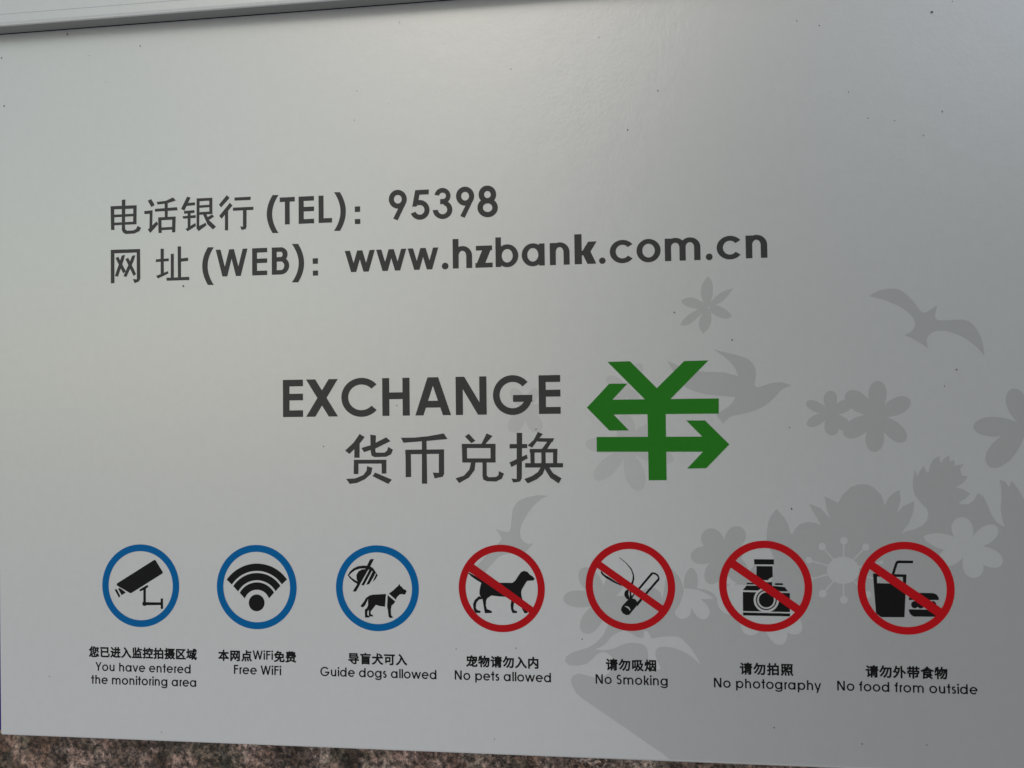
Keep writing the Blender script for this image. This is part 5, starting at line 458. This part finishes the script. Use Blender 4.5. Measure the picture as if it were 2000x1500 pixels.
# ------------------------------------------------------------------ the granite wall behind
def granite_wall():
    x0, x1, y0, y1, st = -420, 460, -330, 330, 2.75
    nx, ny = int((x1 - x0) / st), int((y1 - y0) / st)
    V, F = [], []
    for j in range(ny + 1):
        for i in range(nx + 1):
            x, y = x0 + i * st, y0 + j * st
            d = 1.5 * noise.noise(Vector((x * 0.07, y * 0.07, 1.3))) + 0.9 * noise.noise(Vector((x * 0.22, y * 0.22, 7.0)))
            V.append(tuple(W(x, y, 31.0 - d)))
    for j in range(ny):
        for i in range(nx):
            a = j * (nx + 1) + i
            F.append([a, a + nx + 1, a + nx + 2, a + 1])
    b0 = len(V)
    V += [tuple(W(x, y, 90)) for x, y in ((x0, y0), (x1, y0), (x1, y1), (x0, y1))]
    c = (0, nx, ny * (nx + 1) + nx, ny * (nx + 1))
    edge = [list(range(0, nx + 1)), [nx + k * (nx + 1) for k in range(ny + 1)], [c[2] - k for k in range(nx + 1)], [c[3] - k * (nx + 1) for k in range(ny + 1)]]
    for k in range(4): F.append([*edge[k], b0 + (k + 1) % 4, b0 + k])
    F.append([b0, b0 + 1, b0 + 2, b0 + 3])
    me = bpy.data.meshes.new('granite_wall'); me.from_pydata(V, [], F)
    o = link('granite_wall', me, M['granite'])
    tag(o, 'rough brown and pink speckled granite wall behind the sign, showing below its bottom edge', 'wall')
granite_wall()

# ------------------------------------------------------------------ the sign
sign = bpy.data.objects.new('notice_sign', None)
col.objects.link(sign)
tag(sign, 'silver metal bank notice board with black lettering, green exchange symbol and seven round pictograms', 'sign')

def face_panel():
    corners = [(-229.2, 153.5), (236.5, 153.5), (236.5, -176.0), (-234.8, -176.0)]
    n = len(corners)
    def outline(inset, rad=1.0, seg=6):
        out = []
        for i in range(n):
            p_ = Vector(corners[i]); a = (Vector(corners[i - 1]) - p_).normalized(); b = (Vector(corners[(i + 1) % n]) - p_).normalized()
            ctr = p_ + (a + b) * rad
            r = max(rad - inset, 0.05)
            a0 = math.atan2(-b.y, -b.x); a1 = math.atan2(-a.y, -a.x)
            if inset > rad: ctr = p_ + (a + b) * inset
            d = (a1 - a0 + math.pi) % (2 * math.pi) - math.pi
            for k in range(seg + 1):
                t = a0 + d * k / seg
                out.append((ctr.x + r * math.cos(t), ctr.y + r * math.sin(t)))
        return out
    prof = [(1.1, 0.0), (0.72, 0.07), (0.42, 0.2), (0.18, 0.45), (0.05, 0.8), (0.0, 1.2), (0.0, 6.0)]
    V, F = [], []
    for inset, z in prof: V += [tuple(W(x, y, z)) for x, y in outline(inset)]
    k = len(V) // len(prof)
    F.append(list(range(k)))
    for r in range(len(prof) - 1):
        for i in range(k): F.append([r * k + i, (r + 1) * k + i, (r + 1) * k + (i + 1) % k, r * k + (i + 1) % k])
    F.append([(len(prof) - 1) * k + i for i in range(k)][::-1])
    me = bpy.data.meshes.new('face_panel'); me.from_pydata(V, [], F)
    bm = bmesh.new(); bm.from_mesh(me); bmesh.ops.recalc_face_normals(bm, faces=bm.faces); bm.to_mesh(me); bm.free()
    for p_ in list(me.polygons)[1:-1]: p_.use_smooth = True
    link('face_panel', me, M['silver'], sign)
face_panel()
back = extruded('backing_box', [(-176, 6.2), (153.8, 6.2), (153.8, 27.5), (-176, 27.5)], -242, 235, M['navy'], sign)
back['label'] = 'navy blue box behind the silver face'

# silver-grey garden pattern, under all the other printing
printed('garden_silhouette', traced('mass'), M['grey_print'], sign, 2, 'grey silhouette of massed flowers and leaves with pale cut-out flowers and bird')
for key, name, mat_, lab in (('fa', 'flower_silhouette', 'grey_print', 'grey six-petalled pointed flower under the web address'), ('fb', 'flower_silhouette', 'grey_print', 'two joined grey round-petalled flowers'), ('fc', 'flower_silhouette', 'grey_print', 'grey flower cut by the right edge'),
                             ('fd', 'flower_silhouette', 'pale_print', 'pale grey flower behind the green symbol'), ('ff', 'flower_silhouette', 'pale_print', 'small pale flower above the left arrow'), ('fe', 'flower_silhouette', 'pale_print', 'small pale flower behind the letters GE'),
                             ('ba', 'bird_silhouette', 'grey_print', 'grey bird with spread wings at top right'), ('bb', 'bird_silhouette', 'grey_print', 'grey dove beside the green symbol'), ('bc', 'bird_silhouette', 'grey_print', 'grey swallow above the no pets pictogram')):
    if key in ('bb', 'bc'):
        sh = []
        for op, sm, flat in TRACES[key]:
            sh.append((op, smooth([(flat[i] / 100.0, flat[i + 1] / 100.0) for i in range(0, len(flat), 2)], sm)))
        g = [fill(sh)]
    else:
        g = traced(key)
    printed(name, g, M[mat_], sign, 2, lab)

# lettering
printed('telephone_line', traced('h1') + letters(LETTERS['tel'], -70.42, 136, 124, 11.9 / 740), M['grey_ink'], sign, 5)
printed('web_address_line', traced('h2') + letters(LETTERS['web'], -48.66, 132, 122, 11.9 / 740) + letters(LETTERS['url'], -48.62, 140, 118, 9.25 / 547), M['grey_ink'], sign, 5)
printed('exchange_title', letters(LETTERS['exc'], 13.18, 134, 132, 16.05 / 740), M['grey_ink'], sign, 5)
printed('exchange_title', traced('x2'), M['grey_ink'], sign, 5)
printed('exchange_symbol', traced('sym'), M['green'], sign, 5)
runs = {}
for t, xl, xr, by in CAPTIONS: runs[t] = text_run(t, xl, xr, by, 122, 108)
zruns = [hanzi_run(*r) for r in HANZI_ROWS]
cap = lambda g: printed('caption', g, M['ink'], sign, 5)
cap(zruns[0] + runs['You have entered'] + runs['the monitoring area'])
cap(zruns[1] + runs['WiFi'] + zruns[2] + runs['Free WiFi'])
cap(zruns[3] + runs['Guide dogs allowed'])
cap(zruns[4] + runs['No pets allowed'])
cap(zruns[5] + runs['No Smoking'])
cap(zruns[6] + runs['No photography'])
cap(zruns[7] + runs['No food from outside'])

# pictograms: a ring with its figure and, on the red ones, its bar
PICS = [('i1', 'surveillance camera', 'blue'), ('i2', 'wifi waves', 'blue'), ('i3', 'crossed-out eye and guide dog in harness', 'blue'), ('i4', 'dog', 'red'), ('i5', 'smoking cigarette', 'red'), ('i6', 'camera with flash', 'red'), ('i7', 'drink cup with straw and burger', 'red')]
for (cx, cy), (key, what, colour) in zip(RINGS, PICS):
    g = []
    for a0 in (0, 180):
        t = [math.radians(a0 + 180 * k / 48) for k in range(49)]
        g.append([(cx + 18.0 * math.cos(v), cy + 18.0 * math.sin(v)) for v in t] + [(cx + 15.05 * math.cos(v), cy + 15.05 * math.sin(v)) for v in reversed(t)])
    shapes = [(1, q) for q in g]
    if colour == 'red':
        for op, sm, flat in TRACES[key + 'b']:
            pts = [(flat[i] / 100.0, flat[i + 1] / 100.0) for i in range(0, len(flat), 2)]
    ring = printed('pictogram', [fill(shapes)], M[colour], sign, 8, colour + ' round pictogram of a ' + what)
    printed('figure', traced(key), M['ink'], ring, 5, 'black ' + what)
    if colour == 'red':
        printed('prohibition_bar', [fill([(1, pts)])], M['red'], ring, 10)

# grit stuck on the face
g = []
for x, y, r in SPECKS:
    x, y, r = x / 100.0, y / 100.0, r / 100.0
    pts = []
    for k in range(9):
        a = 2 * math.pi * k / 9
        q = r * (0.75 + 0.5 * noise.noise(Vector((x * 3.1 + math.cos(a), y * 2.7 + math.sin(a), 0.5))))
        pts.append((x + q * math.cos(a), y + q * 1.15 * math.sin(a)))
    g.append(fill([(1, pts)]))
dirt = printed('dirt', g, M['dirt'], sign, 12)
dirt['kind'] = 'stuff'

# ------------------------------------------------------------------ the panel above, whose lip stands proud and shades the face
upper = bpy.data.objects.new('header_panel', None)
col.objects.link(upper)
upper.location = W(0, -163.4, 0)
tag(upper, 'silver metal panel above the notice board, only its lower edge in view', 'panel')
prof = [(-163.9, -0.35), (-163.45, -6.9), (-163.55, -7.4), (-163.8, -7.7), (-164.2, -7.8), (-165.1, -7.55), (-168.6, -7.5), (-169.2, -7.05), (-300, -7.05), (-300, 5.9), (-176.2, 5.9), (-176.2, -0.35)]
fp = extruded('front_panel', [(y + 163.4, z) for y, z in prof], -240, 240, M['silver'], upper)
# shade painted in: grey sheet under the lip, added dark strip along the joint
under = extruded('lip_shade', [(-0.55, -0.34), (-0.02, -6.85), (0.03, -6.85), (-0.45, -0.34)], -240, 240, M['edge'], upper)
under['label'] = 'underside of the lip, its shade painted in grey'
joint_shade_strip = extruded('joint_shade_strip', [(-1.6, -0.02), (-0.2, -0.02), (-0.2, -0.33), (-1.6, -0.33)], -239, 239, M['joint_shade'], upper)
